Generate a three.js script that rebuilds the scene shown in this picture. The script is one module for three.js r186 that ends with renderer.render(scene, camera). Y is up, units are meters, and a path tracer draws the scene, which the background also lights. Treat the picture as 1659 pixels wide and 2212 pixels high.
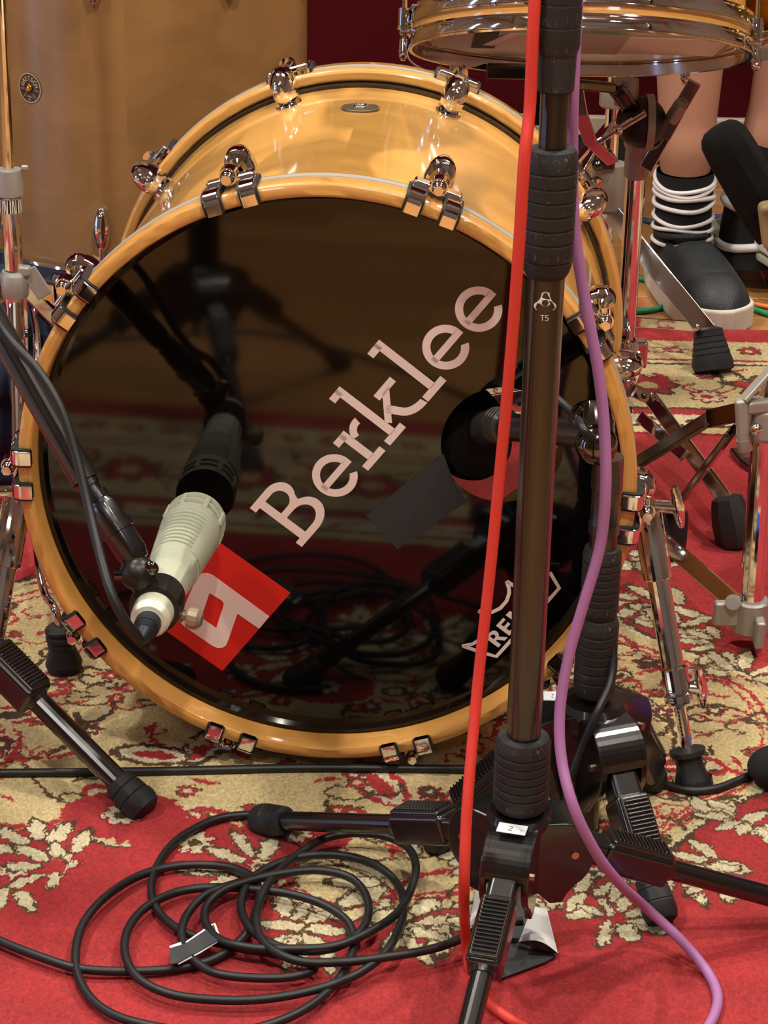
import * as THREE from 'three';
import { RoundedBoxGeometry } from 'three/addons/geometries/RoundedBoxGeometry.js';
import { mergeGeometries, toCreasedNormals } from 'three/addons/utils/BufferGeometryUtils.js';
import { MarchingCubes } from 'three/addons/objects/MarchingCubes.js';
import { FontLoader } from 'three/addons/loaders/FontLoader.js';
import { RectAreaLightUniformsLib } from 'three/addons/lights/RectAreaLightUniformsLib.js';

// ---------------------------------------------------------------- camera, light, exposure
RectAreaLightUniformsLib.init();
const PW = 1659, PH = 2212, FOCAL = 4850, EYE = 1.048;
const scene = new THREE.Scene();
scene.background = new THREE.Color(0x000000);
const camera = new THREE.PerspectiveCamera(2 * Math.atan(PH / 2 / FOCAL) * 180 / Math.PI, PW / PH, 0.05, 50);
camera.position.set(0, EYE, 0);
camera.rotation.set(-0.41441, 0, 0.01959);
camera.updateMatrixWorld();
const renderer = new THREE.WebGLRenderer();
renderer.toneMapping = THREE.LinearToneMapping;
renderer.toneMappingExposure = 1.16;
renderer.shadowMap.enabled = true;

const LAMP_POWER = 10.5, PANEL_POWER = 9;
// stage spotlights: position, target
const LAMPS = [
  [[-1.5, 3.05, -1.1], [-0.1, 0.2, -1.8], 1.0],
  [[0.25, 3.05, -0.35], [0.0, 0.2, -1.8], 1.0],
  [[1.5, 3.05, -1.2], [0.1, 0.2, -1.9], 0.8],
  [[-0.9, 3.05, -2.7], [0.0, 0.2, -2.0], 0.9],
  [[1.1, 3.05, -2.9], [0.2, 0.2, -2.1], 0.9],
  [[0.0, 3.05, 0.12], [0.0, 0.0, 0.06], 3.4, 0.42],
];

// ---------------------------------------------------------------- helpers
const V = (x, y, z) => new THREE.Vector3(x, y, z);
function rng(seed) { let s = seed | 0; return () => { s = (s + 0x6d2b79f5) | 0; let t = Math.imul(s ^ (s >>> 15), 1 | s); t = (t + Math.imul(t ^ (t >>> 7), 61 | t)) ^ t; return ((t ^ (t >>> 14)) >>> 0) / 4294967296; }; }
// a point of the photograph (pixels) at a known depth plane or height becomes a point of the room
function ray(px, py) { return V((px - PW / 2) / FOCAL, -(py - PH / 2) / FOCAL, -1).applyQuaternion(camera.quaternion); }
function atZ(px, py, z) { const d = ray(px, py); return d.multiplyScalar(z / d.z).add(camera.position); }
function atY(px, py, y = 0) { const d = ray(px, py); return d.multiplyScalar((y - EYE) / d.y).add(camera.position); }

const used = {};
function numbered(name) { const n = used[name] = (used[name] ?? -1) + 1; return n ? name + '_' + String(n).padStart(3, '0') : name; }
function shade(o) { o.castShadow = true; o.receiveShadow = true; return o; }
function thing(name, label, category, p = [0, 0, 0], group) {
  const o = new THREE.Group(); o.name = numbered(name); o.position.set(...(p.isVector3 ? [p.x, p.y, p.z] : p)); scene.add(o);
  o.userData = { label, category }; if (group) o.userData.group = group;
  o.updateMatrixWorld(true); return o;
}
function part(name, geo, mat, parent, label) {
  const m = shade(new THREE.Mesh(geo, mat)); m.name = name; parent.add(m); if (label) m.userData.label = label; return m;
}
// part whose geometry is given in room coordinates
function wpart(name, geo, mat, parent, label) {
  parent.updateWorldMatrix(true, false);
  geo.applyMatrix4(parent.matrixWorld.clone().invert());
  return part(name, geo, mat, parent, label);
}
function single(name, geo, mat, label, category, base, group) {   // a thing that is one mesh; geometry in room coordinates
  const b = base ?? V(0, 0, 0); geo.translate(-b.x, -b.y, -b.z);
  const m = shade(new THREE.Mesh(geo, mat)); m.name = numbered(name); m.position.copy(b); scene.add(m);
  m.userData = { label, category }; if (group) m.userData.group = group; return m;
}
function struct(name, geo, mat, parent = scene) { const m = shade(new THREE.Mesh(geo, mat)); m.name = name; parent.add(m); if (parent === scene) m.userData.kind = 'structure'; return m; }
function merge(list) {
  const l = list.map((g) => { const n = g.index ? g.toNonIndexed() : g; for (const k of Object.keys(n.attributes)) if (!['position', 'normal', 'uv'].includes(k)) n.deleteAttribute(k); if (!n.attributes.uv) n.setAttribute('uv', new THREE.Float32BufferAttribute(new Float32Array(n.attributes.position.count * 2), 2)); n.clearGroups?.(); return n; });
  return mergeGeometries(l, false);
}
const box = (w, h, d, x = 0, y = 0, z = 0) => new THREE.BoxGeometry(w, h, d).translate(x, y, z);
const rbox = (w, h, d, r, s = 2) => new RoundedBoxGeometry(w, h, d, s, r);
// matrix that takes local +Y to direction a->b, origin at a; side hints the local +X
function frame(a, b, side) {
  const y = b.clone().sub(a).normalize();
  let x = (side ? side.clone() : Math.abs(y.y) > 0.9 ? V(1, 0, 0) : V(0, 1, 0).cross(y)); x.sub(y.clone().multiplyScalar(x.dot(y))).normalize();
  const z = x.clone().cross(y);
  return new THREE.Matrix4().makeBasis(x, y, z).setPosition(a);
}
// turned part along a->b: profile [[distance, radius], ...]; distance < 0 or > length allowed; 'e' counts from the end
function turn(a, b, prof, seg = 28) {
  const len = a.distanceTo(b);
  const pts = prof.map(([t, r]) => new THREE.Vector2(Math.max(r, 0), t));
  const p = [new THREE.Vector2(0, pts[0].y), ...pts, new THREE.Vector2(0, pts[pts.length - 1].y)];
  // double the corners for crisp edges
  const g = new THREE.LatheGeometry(p, seg);
  return toCreasedNormals(g, 0.6).applyMatrix4(frame(a, b));
}
const rod = (a, b, r0, r1 = r0, seg = 20) => turn(a, b, [[0, r0], [a.distanceTo(b), r1]], seg);
// sweep along a smooth curve with varying radius
function sweep(pts, rad, n = 80, m = 12, closed = false, tension = 0.5) {
  const curve = new THREE.CatmullRomCurve3(pts, closed, 'centripetal', tension);
  const P = curve.getSpacedPoints(n), N = P.length;
  const pos = [], nor = [], uv = [], idx = [];
  const R = (t) => typeof rad === 'number' ? rad : (() => { const f = t * (rad.length - 1), i = Math.min(rad.length - 2, Math.floor(f)); return rad[i] + (rad[i + 1] - rad[i]) * (f - i); })();
  let T = P[1].clone().sub(P[0]).normalize();
  let X = Math.abs(T.y) < 0.9 ? V(0, 1, 0) : V(1, 0, 0); X.sub(T.clone().multiplyScalar(X.dot(T))).normalize();
  let L = 0;
  for (let i = 0; i < N; i++) {
    const t2 = P[Math.min(i + 1, N - 1)].clone().sub(P[Math.max(i - 1, 0)]).normalize();
    X.sub(t2.clone().multiplyScalar(X.dot(t2))).normalize();
    const Y = t2.clone().cross(X); if (i) L += P[i].distanceTo(P[i - 1]);
    const r = R(i / (N - 1));
    for (let j = 0; j <= m; j++) {
      const a = j / m * Math.PI * 2, d = X.clone().multiplyScalar(Math.cos(a)).add(Y.clone().multiplyScalar(Math.sin(a)));
      pos.push(P[i].x + d.x * r, P[i].y + d.y * r, P[i].z + d.z * r); nor.push(d.x, d.y, d.z); uv.push(j / m, L);
    }
  }
  for (let i = 0; i < N - 1; i++) for (let j = 0; j < m; j++) { const a = i * (m + 1) + j, b = a + m + 1; idx.push(a, a + 1, b, b, a + 1, b + 1); }
  for (const [i, s] of [[0, -1], [N - 1, 1]]) {   // flat caps
    const c = pos.length / 3, t = P[Math.min(i + 1, N - 1)].clone().sub(P[Math.max(i - 1, 0)]).normalize().multiplyScalar(s);
    pos.push(P[i].x, P[i].y, P[i].z); nor.push(t.x, t.y, t.z); uv.push(0, 0);
    for (let j = 0; j <= m; j++) { const k = (i * (m + 1) + j) * 3; pos.push(pos[k], pos[k + 1], pos[k + 2]); nor.push(t.x, t.y, t.z); uv.push(0, 0); }
    for (let j = 0; j < m; j++) s > 0 ? idx.push(c, c + 2 + j, c + 1 + j) : idx.push(c, c + 1 + j, c + 2 + j);
  }
  const g = new THREE.BufferGeometry();
  g.setAttribute('position', new THREE.Float32BufferAttribute(pos, 3)); g.setAttribute('normal', new THREE.Float32BufferAttribute(nor, 3)); g.setAttribute('uv', new THREE.Float32BufferAttribute(uv, 2)); g.setIndex(idx);
  // make the winding agree with the normals
  const A = V(), B = V(), C = V(); A.fromArray(pos, 0); B.fromArray(pos, 3); C.fromArray(pos, (m + 1) * 3);
  if (B.sub(A).cross(C.sub(A)).dot(V(nor[0], nor[1], nor[2])) < 0) for (let i = 0; i < idx.length; i += 3) { const t = idx[i + 1]; idx[i + 1] = idx[i + 2]; idx[i + 2] = t; }
  g.setIndex(idx); return g;
}
// flat metal strip a->b, width along 'side', small rounding
function strip(a, b, width, thick, side, r) {
  const len = a.distanceTo(b);
  return rbox(width, len, thick, r ?? Math.min(thick, width) * 0.3).translate(0, len / 2, 0).applyMatrix4(frame(a, b, side));
}
const ball = (p, r, sx = 1, sy = 1, sz = 1, seg = 24) => new THREE.SphereGeometry(r, seg, Math.round(seg * 0.7)).scale(sx, sy, sz).translate(p.x, p.y, p.z);
const lathe = (prof, seg = 96, crease = 0.5) => toCreasedNormals(new THREE.LatheGeometry(prof.map(([r, y]) => new THREE.Vector2(r, y)), seg), crease);

// ---------------------------------------------------------------- textures
function canvasOf(w, h, draw) { const c = document.createElement('canvas'); c.width = w; c.height = h; draw(c.getContext('2d'), w, h); return c; }
function tex(c, srgb = true, rx = 1, ry = 1, wrap = true) {
  const t = new THREE.CanvasTexture(c); if (srgb) t.colorSpace = THREE.SRGBColorSpace;
  if (wrap) t.wrapS = t.wrapT = THREE.RepeatWrapping; t.repeat.set(rx, ry); t.magFilter = THREE.LinearFilter; return t;
}
// tileable value noise
function noiser(seed) {
  const r = rng(seed), T = new Float32Array(65536); for (let i = 0; i < 65536; i++) T[i] = r();
  const at = (x, y, p) => T[((((y % p) + p) % p) * 256 + (((x % p) + p) % p)) & 65535];
  return (x, y, p = 256) => { const i = Math.floor(x), j = Math.floor(y), u = x - i, v = y - j, a = u * u * (3 - 2 * u), b = v * v * (3 - 2 * v);
    return (at(i, j, p) * (1 - a) + at(i + 1, j, p) * a) * (1 - b) + (at(i, j + 1, p) * (1 - a) + at(i + 1, j + 1, p) * a) * b; };
}
function pixelCanvas(w, h, f) {
  return canvasOf(w, h, (g) => { const im = g.createImageData(w, h), d = im.data; for (let y = 0, k = 0; y < h; y++) for (let x = 0; x < w; x++, k += 4) { const c = f(x / w, y / h, x, y); d[k] = c[0]; d[k + 1] = c[1]; d[k + 2] = c[2]; d[k + 3] = 255; } g.putImageData(im, 0, 0); });
}
const N1 = noiser(11), N2 = noiser(23), N3 = noiser(37);
// maple veneer: grain along u, flame figure across
function mapleCanvas(base, seed, w = 1024, h = 512, flame = 1) {
  const N = noiser(seed);
  return pixelCanvas(w, h, (u, v) => {
    const wob = (N(u * 8, v * 6, 8) - 0.5) * 0.06;
    const g = N(u * 10, (v + wob) * 48, 256), f = N(u * 28, (v + wob) * 160, 256);
    const fl = N(u * 22 + 3 * N(u * 6, v * 5, 6), v * 9 + 2 * N(u * 7, v * 7, 7) , 256), bl = N(u * 12, v * 14, 256);
    const patch = Math.max(0, Math.min(1, (fl * 0.6 + bl * 0.6 - 0.52) * 7));
    const k = 0.90 + 0.10 * g + 0.05 * (f - 0.5) + 0.075 * flame * (patch - 0.5);
    return [base[0] * k, base[1] * (k * 0.96 + 0.02), base[2] * (k * 1.15 - 0.16)];
  });
}
const speckle = pixelCanvas(256, 256, (u, v, x, y) => { const s = 110 + 90 * N1(u * 128, v * 128, 128) + 55 * N2(u * 64, v * 64, 64); return [s, s, s]; });

// ---------------------------------------------------------------- materials
const std = (o) => new THREE.MeshStandardMaterial(o), phy = (o) => new THREE.MeshPhysicalMaterial(o);
const M = {
  chrome: std({ color: 0xe4e4e6, metalness: 1, roughness: 0.06 }),
  nickel: std({ color: 0xa29e96, metalness: 0.35, roughness: 0.42 }),
  wire: std({ color: 0xd8d6d0, metalness: 0.4, roughness: 0.3 }),
  darkChrome: std({ color: 0x6d6a66, metalness: 1, roughness: 0.1 }),
  brass: std({ color: 0xd1a546, metalness: 1, roughness: 0.12 }),
  black: phy({ color: 0x0b0a0a, roughness: 0.32, clearcoat: 0.8, clearcoatRoughness: 0.12 }),
  blackTube: phy({ color: 0x181310, roughness: 0.3, clearcoat: 0.7, clearcoatRoughness: 0.2 }),
  rubber: std({ color: 0x1c1c1d, roughness: 0.62 }),
  grip: std({ map: tex(canvasOf(512, 512, (g, w, h) => { g.fillStyle = '#1d1b1a'; g.fillRect(0, 0, w, h); const r = rng(91); for (let k = 0; k < 14; k++) { const y = r() * h, n = 10 + r() * 50; for (let i = 0; i < n; i++) { const s = 40 + r() * 90; g.fillStyle = 'rgb(' + [s, s * 0.96, s * 0.93].map(Math.round) + ')'; g.fillRect(r() * w, y + (r() - 0.5) * 14, 1 + r() * 2, 2 + r() * 9); } } })), roughness: 0.62, bumpMap: tex(speckle, false, 3, 6), bumpScale: 0.0004 }),
  ridge: phy({ color: 0x191817, roughness: 0.25, clearcoat: 1, clearcoatRoughness: 0.1 }),
  cable: std({ color: 0x161617, roughness: 0.48 }),
  redCable: std({ color: 0xd4392d, roughness: 0.5 }),
  purpleCable: std({ color: 0xa56ea3, roughness: 0.5 }),
  greenCable: std({ color: 0x1e8a5c, roughness: 0.5 }),
  orangeCable: std({ color: 0xd0792e, roughness: 0.5 }),
  blueCable: std({ color: 0x232f55, roughness: 0.5 }),
  copper: std({ color: 0xc7a48c, metalness: 1, roughness: 0.3 }),
  maple: phy({ map: tex(mapleCanvas([212, 160, 80], 5, 2048, 512, 2.8), true, 2, 1), roughness: 0.38, clearcoat: 1, clearcoatRoughness: 0.06 }),
  hoop: phy({ map: tex(mapleCanvas([218, 160, 80], 8, 1024, 128, 0.6), true, 2, 1), roughness: 0.36, clearcoat: 1, clearcoatRoughness: 0.08 }),
  tom: phy({ map: tex(mapleCanvas([150, 112, 64], 13, 1024, 512, 0.6), true, 2, 1), roughness: 0.4, clearcoat: 0.7, clearcoatRoughness: 0.22 }),
  shellInside: std({ color: 0x8c6a42, roughness: 0.7 }),
  inlay: std({ color: 0xa6a299, roughness: 0.35 }),
  head: phy({ color: 0x060505, roughness: 0.05, ior: 1.52 }),
  coated: phy({ color: 0xf0eee8, roughness: 0.9, transmission: 0.5, thickness: 0 }),
  clearHead: phy({ color: 0xf4f2ee, roughness: 0.12, transmission: 0.95, thickness: 0 }),
  tape: std({ color: 0x2b2a2c, roughness: 0.75 }),
  pink: std({ color: 0xf2dbd3, roughness: 0.45 }),
  red: std({ color: 0xd41f16, roughness: 0.42 }),
  cream: std({ color: 0xb4b8a2, roughness: 0.42 }),
  white: std({ color: 0xe4e4e2, roughness: 0.6 }),
  foam: std({ color: 0x0d0d0d, roughness: 0.95, bumpMap: tex(speckle, false, 6, 6), bumpScale: 0.002 }),
  leather: std({ color: 0x23282a, roughness: 0.42, bumpMap: tex(speckle, false, 4, 4), bumpScale: 0.0008 }),
  sole: std({ color: 0xd9d4c8, roughness: 0.6 }),
  sockBlack: std({ color: 0x0e0d10, roughness: 0.95 }),
  sockWhite: std({ color: 0xd8d6d6, roughness: 0.95 }),
  skin: phy({ color: 0xb07f68, roughness: 0.55 }),
  cloth: std({ color: 0x191f38, roughness: 0.95 }),
  shorts: std({ color: 0x17191f, roughness: 0.95 }),
  blueFabric: std({ color: 0x2a3f9a, roughness: 0.8 }),
  gunmetal: std({ color: 0x55524d, metalness: 0.9, roughness: 0.45 }),
};

// ---------------------------------------------------------------- the room
const RX0 = -3.3, RX1 = 3.3, RZ0 = -4.02, RZ1 = 3.2, RH = 3.35, FLOOR = -0.012;
{
  const wallBack = phy({ specularIntensity: 0.15, map: tex(pixelCanvas(256, 256, (u, v) => { const k = 0.94 + 0.1 * N1(u * 60, v * 60, 60) + 0.05 * N2(u * 12, v * 12, 12); return [62 * k, 6 * k, 12 * k]; }), true, 6, 3), roughness: 0.85 });
  const wallWood = std({ map: tex(mapleCanvas([172, 150, 128], 31, 512, 512, 0.6), true, 3, 1), roughness: 0.6 });
  const plaster = std({ color: 0xb4b0aa, roughness: 0.9 }), dark = std({ color: 0x201d1b, roughness: 0.9 });
  const T = 0.12;
  struct('wall_back', box(RX1 - RX0 + 2 * T, RH + 0.3, T, 0, RH / 2 - 0.1, RZ0 - T / 2), wallBack);
  struct('wall_front', box(RX1 - RX0 + 2 * T, RH + 0.3, T, 0, RH / 2 - 0.1, RZ1 + T / 2), plaster);
  struct('wall_left', box(T, RH + 0.3, RZ1 - RZ0, RX0 - T / 2, RH / 2 - 0.1, (RZ0 + RZ1) / 2), wallWood);
  struct('wall_right', box(T, RH + 0.3, RZ1 - RZ0, RX1 + T / 2, RH / 2 - 0.1, (RZ0 + RZ1) / 2), wallWood);
  struct('ceiling', box(RX1 - RX0, 0.1, RZ1 - RZ0, 0, RH + 0.05, (RZ0 + RZ1) / 2), plaster);
  struct('baseboard_back', rbox(RX1 - RX0, 0.035, 0.02, 0.004).translate(0, FLOOR + 0.07, RZ0 + 0.01), std({ color: 0xa59a8a, roughness: 0.6 }));
  struct('trim_1', box(RX1 - RX0, 0.052, 0.014, 0, FLOOR + 0.026, RZ0 + 0.007), dark);
  const floor = struct('floor', box(RX1 - RX0, 0.08, RZ1 - RZ0, 0, FLOOR - 0.05, (RZ0 + RZ1) / 2), std({ color: 0x3a2614, roughness: 0.9 }));
  const tones = [[176, 122, 64], [186, 132, 72], [168, 114, 60], [192, 138, 78]].map((b, i) => phy({ map: tex(mapleCanvas(b, 50 + i, 512, 128, 0.5), true, 1, 1), roughness: 0.34, clearcoat: 0.5, clearcoatRoughness: 0.25 }));
  const pw = 0.087, r = rng(77), lens = [1.9, 2.35, 2.05];
  const geos = lens.map((l) => rbox(l - 0.0012, 0.012, pw - 0.001, 0.0012, 1));
  for (let z = RZ0 + pw / 2; z < RZ1; z += pw) {
    let x = RX0 - r() * 1.6;
    while (x < RX1) {
      const k = Math.floor(r() * 3), l = lens[k];
      if (x + l > RX1) { const L = RX1 - Math.max(x, RX0); if (L > 0.05) part('plank', rbox(L, 0.012, pw - 0.001, 0.0012, 1).translate(Math.max(x, RX0) + L / 2, FLOOR - 0.006, z), tones[Math.floor(r() * 4)], floor); x += l; continue; }
      if (x < RX0) { const L = x + l - RX0 - 0.0012; if (L > 0.05) part('plank', rbox(L, 0.012, pw - 0.001, 0.0012, 1).translate(RX0 + L / 2, FLOOR - 0.006, z), tones[Math.floor(r() * 4)], floor); x += l; continue; }
      const m = part('plank', geos[k], tones[Math.floor(r() * 4)], floor); m.position.set(x + l / 2, FLOOR - 0.006, z); x += l;
    }
  }
}
// stage spotlights under the ceiling
{
  const lensGlow = std({ color: 0xffffff, emissive: new THREE.Color(1, 0.94, 0.86), emissiveIntensity: 14 });
  const LN = ['over the left edge of the rug', 'over the front of the bass drum', 'over the right edge of the rug', 'above the floor tom', 'above the snare drum', 'over the bare floorboards'];
  let ln = 0;
  for (const [p, q, k, cone] of LAMPS) {
    const P = V(...p), Q = V(...q), d = Q.clone().sub(P).normalize();
    const t = thing('ceiling_spotlight', 'black can spotlight hung from the ceiling ' + LN[ln++], 'spotlight', P, 'stage spotlights');
    const back = P.clone().addScaledVector(d, -0.16), face = P.clone().addScaledVector(d, 0.03);
    wpart('housing', turn(back, face, [[0, 0.045], [0.02, 0.07], [0.17, 0.085], [0.19, 0.085], [0.19, 0.075], [0.165, 0.07]]), M.black, t);
    wpart('hanger', rod(back.clone(), V(back.x, RH, back.z), 0.012), M.black, t);
    wpart('lens', turn(P.clone().addScaledVector(d, 0.004), face, [[0, 0.068], [0.006, 0.066], [0.012, 0.04]]), lensGlow, t, 'glowing warm white lens');
    const L = new THREE.SpotLight(new THREE.Color(1, 0.925, 0.82), LAMP_POWER * k, 0, cone ?? 0.95, 0.5); L.position.copy(P.clone().addScaledVector(d, 0.06)); L.target.position.copy(Q);
    L.castShadow = true; L.shadow.radius = 3.2; L.shadow.mapSize.set(1024, 1024); L.name = 'spot_beam'; scene.add(L); scene.add(L.target); L.target.name = 'spot_target';
  }
  // soft white panel lights in the ceiling
  for (const [x, z, w] of [[-1.6, 1.3, 'front wall and the left wall'], [1.6, 1.3, 'front wall and the right wall'], [-1.6, -3.2, 'maroon wall and the left wall'], [1.6, -3.2, 'maroon wall and the right wall']]) {
    const t = thing('ceiling_panel_light', 'square white panel light in the ceiling near the ' + w, 'light', [x, RH, z], 'ceiling panel lights');
    part('panel_frame', rbox(0.64, 0.03, 0.64, 0.006).translate(0, -0.015, 0), M.white, t);
    part('diffuser', box(0.58, 0.006, 0.58, 0, -0.032, 0), std({ color: 0xffffff, emissive: new THREE.Color(1, 0.96, 0.9), emissiveIntensity: 6 }), t);
    const L = new THREE.RectAreaLight(new THREE.Color(1, 0.96, 0.9), PANEL_POWER, 0.58, 0.58); L.position.set(x, RH - 0.037, z); L.lookAt(x, 0, z); L.name = 'panel_glow'; scene.add(L);
  }
  // tall cool-blue light bars on the left wall, mirrored in the chrome
  for (const [z, w] of [[-1.7, 'level with the bass drum'], [-0.6, 'level with the bare floorboards']]) {
    const t = thing('wall_light_bar', 'tall cool blue light bar against the left wall, ' + w, 'light', [RX0 + 0.05, 0, z], 'blue light bars');
    part('bar_housing', rbox(0.06, 1.5, 0.16, 0.01).translate(0, 0.75 + FLOOR, 0), M.black, t);
    part('bar_diffuser', box(0.006, 1.4, 0.12, 0.031, 0.75, 0), std({ color: 0xffffff, emissive: new THREE.Color(0.35, 0.6, 1), emissiveIntensity: 9 }), t);
    const L = new THREE.RectAreaLight(new THREE.Color(0.35, 0.6, 1), 4, 0.12, 1.4); L.position.set(RX0 + 0.09, 0.75, z); L.lookAt(0, 0.75, z); L.name = 'bar_glow'; scene.add(L);
  }
}

// ---------------------------------------------------------------- the rug
const RUG0 = atY(1500, 710).z, RUG1 = -0.905;
{
  const x0 = -1.5, x1 = 1.5, H = RUG1 - RUG0;
  const RED = '#a62c2e', CREAM = '#c8b483', PALE = '#cdc19d', BROWN = '#4b3722', DARKRED = '#7d141d';
  const px = (a) => a.map(([x, y]) => { const p = atY(x, y); return [p.x, p.z]; });
  const medal = px([[-200, 1760], [-60, 1800], [60, 1790], [150, 1770], [240, 1830], [330, 1820], [400, 1890], [520, 1880], [610, 1945], [740, 1990], [830, 1960], [960, 1960], [1060, 1925], [1180, 1905], [1290, 1895], [1340, 1850], [1430, 1840], [1490, 1785], [1580, 1730], [1680, 1690], [1720, 1600], [1680, 1500], [1560, 1440], [1430, 1395], [1340, 1350], [1260, 1290], [1100, 1250], [830, 1215], [560, 1235], [330, 1225], [120, 1245], [-60, 1290], [-220, 1400], [-290, 1560]]);
  const smooth = (g, a, close = true) => { const n = a.length; g.beginPath(); for (let i = 0; i < n; i++) { const p = a[i], q = a[(i + 1) % n], m = [(p[0] + q[0]) / 2, (p[1] + q[1]) / 2]; if (!i) g.moveTo(m[0], m[1]); else g.quadraticCurveTo(p[0], p[1], m[0], m[1]); } if (close) { const p = a[0], q = a[1]; g.quadraticCurveTo(p[0], p[1], (p[0] + q[0]) / 2, (p[1] + q[1]) / 2); g.closePath(); } };
  const scaled = (a, k) => { const cx = a.reduce((s, p) => s + p[0], 0) / a.length, cz = a.reduce((s, p) => s + p[1], 0) / a.length; return a.map((p) => [cx + (p[0] - cx) * k, cz + (p[1] - cz) * k]); };
  const petal = (g, x, z, l, w, a, col) => { g.fillStyle = col; g.beginPath(); g.ellipse(x + Math.cos(a) * l / 2, z + Math.sin(a) * l / 2, l / 2, w / 2, a, 0, 7); g.fill(); };
  const flower = (g, x, z, s, r, c1, c2, c3) => { const n = 5 + Math.floor(r() * 3), a0 = r() * 6; for (let i = 0; i < n; i++) petal(g, x, z, s, s * 0.62, a0 + i * 6.283 / n, c3); for (let i = 0; i < n; i++) petal(g, x, z, s * 0.84, s * 0.44, a0 + i * 6.283 / n, c1); g.fillStyle = c2; g.beginPath(); g.arc(x, z, s * 0.3, 0, 7); g.fill(); };
  const spray = (g, x, z, s, r, c1 = PALE) => { const a = r() * 6, n = 4 + Math.floor(r() * 3); for (let i = 0; i < n; i++) { const b = a + (i - n / 2) * 0.62, d = s * (0.2 + 0.25 * r()); const X = x + Math.cos(b) * d, Z = z + Math.sin(b) * d, l = s * (0.5 + 0.4 * r()), w = s * (0.2 + 0.12 * r()); petal(g, X - Math.cos(b) * s * 0.05, Z - Math.sin(b) * s * 0.05, l * 1.2, w * 1.3, b, BROWN); petal(g, X, Z, l, w, b, c1); } };
  const vine = (g, x, z, s, r, col, wd) => { g.strokeStyle = col; g.lineWidth = wd; g.lineCap = 'round'; const a = r() * 6, t = r() < 0.5 ? 1 : -1; g.beginPath(); for (let i = 0; i <= 26; i++) { const f = i / 26, A = a + t * f * 4.6, R = s * (1 - f * 0.75); const X = x + Math.cos(A) * R, Z = z + Math.sin(A) * R * 0.8; i ? g.lineTo(X, Z) : g.moveTo(X, Z); } g.stroke(); };
  const leaf = (g, x, z, s, r, col) => { const a = r() * 6.3; g.fillStyle = col; g.beginPath(); g.moveTo(x, z); g.quadraticCurveTo(x + Math.cos(a + 0.5) * s * 0.7, z + Math.sin(a + 0.5) * s * 0.7, x + Math.cos(a) * s, z + Math.sin(a) * s); g.quadraticCurveTo(x + Math.cos(a - 0.15) * s * 0.5, z + Math.sin(a - 0.15) * s * 0.5, x, z); g.fill(); };
  const draw = (g) => {
    const r = rng(4242);
    g.fillStyle = RED; g.fillRect(x0, RUG0, x1 - x0, H);
    // border: frame of bands at each edge
    const band = (d, w, col) => { g.fillStyle = col; g.fillRect(x0 + d, RUG0 + d, x1 - x0 - 2 * d, w); g.fillRect(x0 + d, RUG1 - d - w, x1 - x0 - 2 * d, w); g.fillRect(x0 + d, RUG0 + d, w, H - 2 * d); g.fillRect(x1 - d - w, RUG0 + d, w, H - 2 * d); };
    band(0.055, 0.075, CREAM); band(0.13, 0.007, RED); band(0.137, 0.01, PALE); band(0.147, 0.006, BROWN); band(0.153, 0.165, CREAM); band(0.318, 0.006, BROWN); band(0.324, 0.02, RED); band(0.344, 0.035, PALE); band(0.379, 0.008, BROWN); band(0.386, 0.02, CREAM); band(0.406, 0.006, DARKRED);
    for (const ez of [RUG0, RUG1]) {
      const s = ez === RUG0 ? 1 : -1;
      for (let x = x0 + 0.03; x < x1; x += 0.052) { flower(g, x, ez + s * 0.092, 0.016 + 0.004 * r(), r, RED, PALE, BROWN); if (r() < 0.7) vine(g, x + 0.026, ez + s * 0.09, 0.018, r, RED, 0.003); vine(g, x + 0.01, ez + s * 0.36, 0.012, r, RED, 0.003); petal(g, x, ez + s * 0.36, 0.022, 0.01, r() * 6, r() < 0.5 ? RED : BROWN); }
      for (let x = x0 + 0.05; x < x1; x += 0.15) {
        const z = ez + s * 0.235; vine(g, x + 0.07, z, 0.05, r, RED, 0.004); vine(g, x + 0.07, z, 0.035, r, BROWN, 0.003); flower(g, x, z, 0.045, r, RED, CREAM, BROWN); flower(g, x + 0.075, z + 0.04 * s, 0.026, r, PALE, RED, DARKRED); flower(g, x + 0.085, z - 0.045 * s, 0.02, r, RED, PALE, BROWN);
        for (let i = 0; i < 7; i++) leaf(g, x + 0.14 * r(), z + (r() - 0.5) * 0.12, 0.03 + 0.02 * r(), r, r() < 0.6 ? RED : BROWN);
      }
    }
    // medallion
    smooth(g, scaled(medal, 1.03)); g.fillStyle = BROWN; g.fill();
    smooth(g, scaled(medal, 1.015)); g.fillStyle = PALE; g.fill();
    smooth(g, medal); g.fillStyle = CREAM; g.fill();
    g.save(); smooth(g, scaled(medal, 1.0)); g.clip();
    g.strokeStyle = RED; g.lineWidth = 0.0045; smooth(g, scaled(medal, 0.955)); g.stroke(); g.strokeStyle = RED; g.lineWidth = 0.003; smooth(g, scaled(medal, 0.93)); g.stroke();
    g.strokeStyle = BROWN; g.lineWidth = 0.004; smooth(g, scaled(medal, 0.72)); g.stroke();
    // broad scrolls first, then dense small flowers and leaves
    for (let i = 0; i < 60; i++) { const x = -0.75 + 1.3 * r(), z = -2.35 + 0.85 * r(); vine(g, x, z, 0.05 + 0.05 * r(), r, r() < 0.5 ? BROWN : RED, 0.0035 + 0.004 * r()); }
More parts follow.
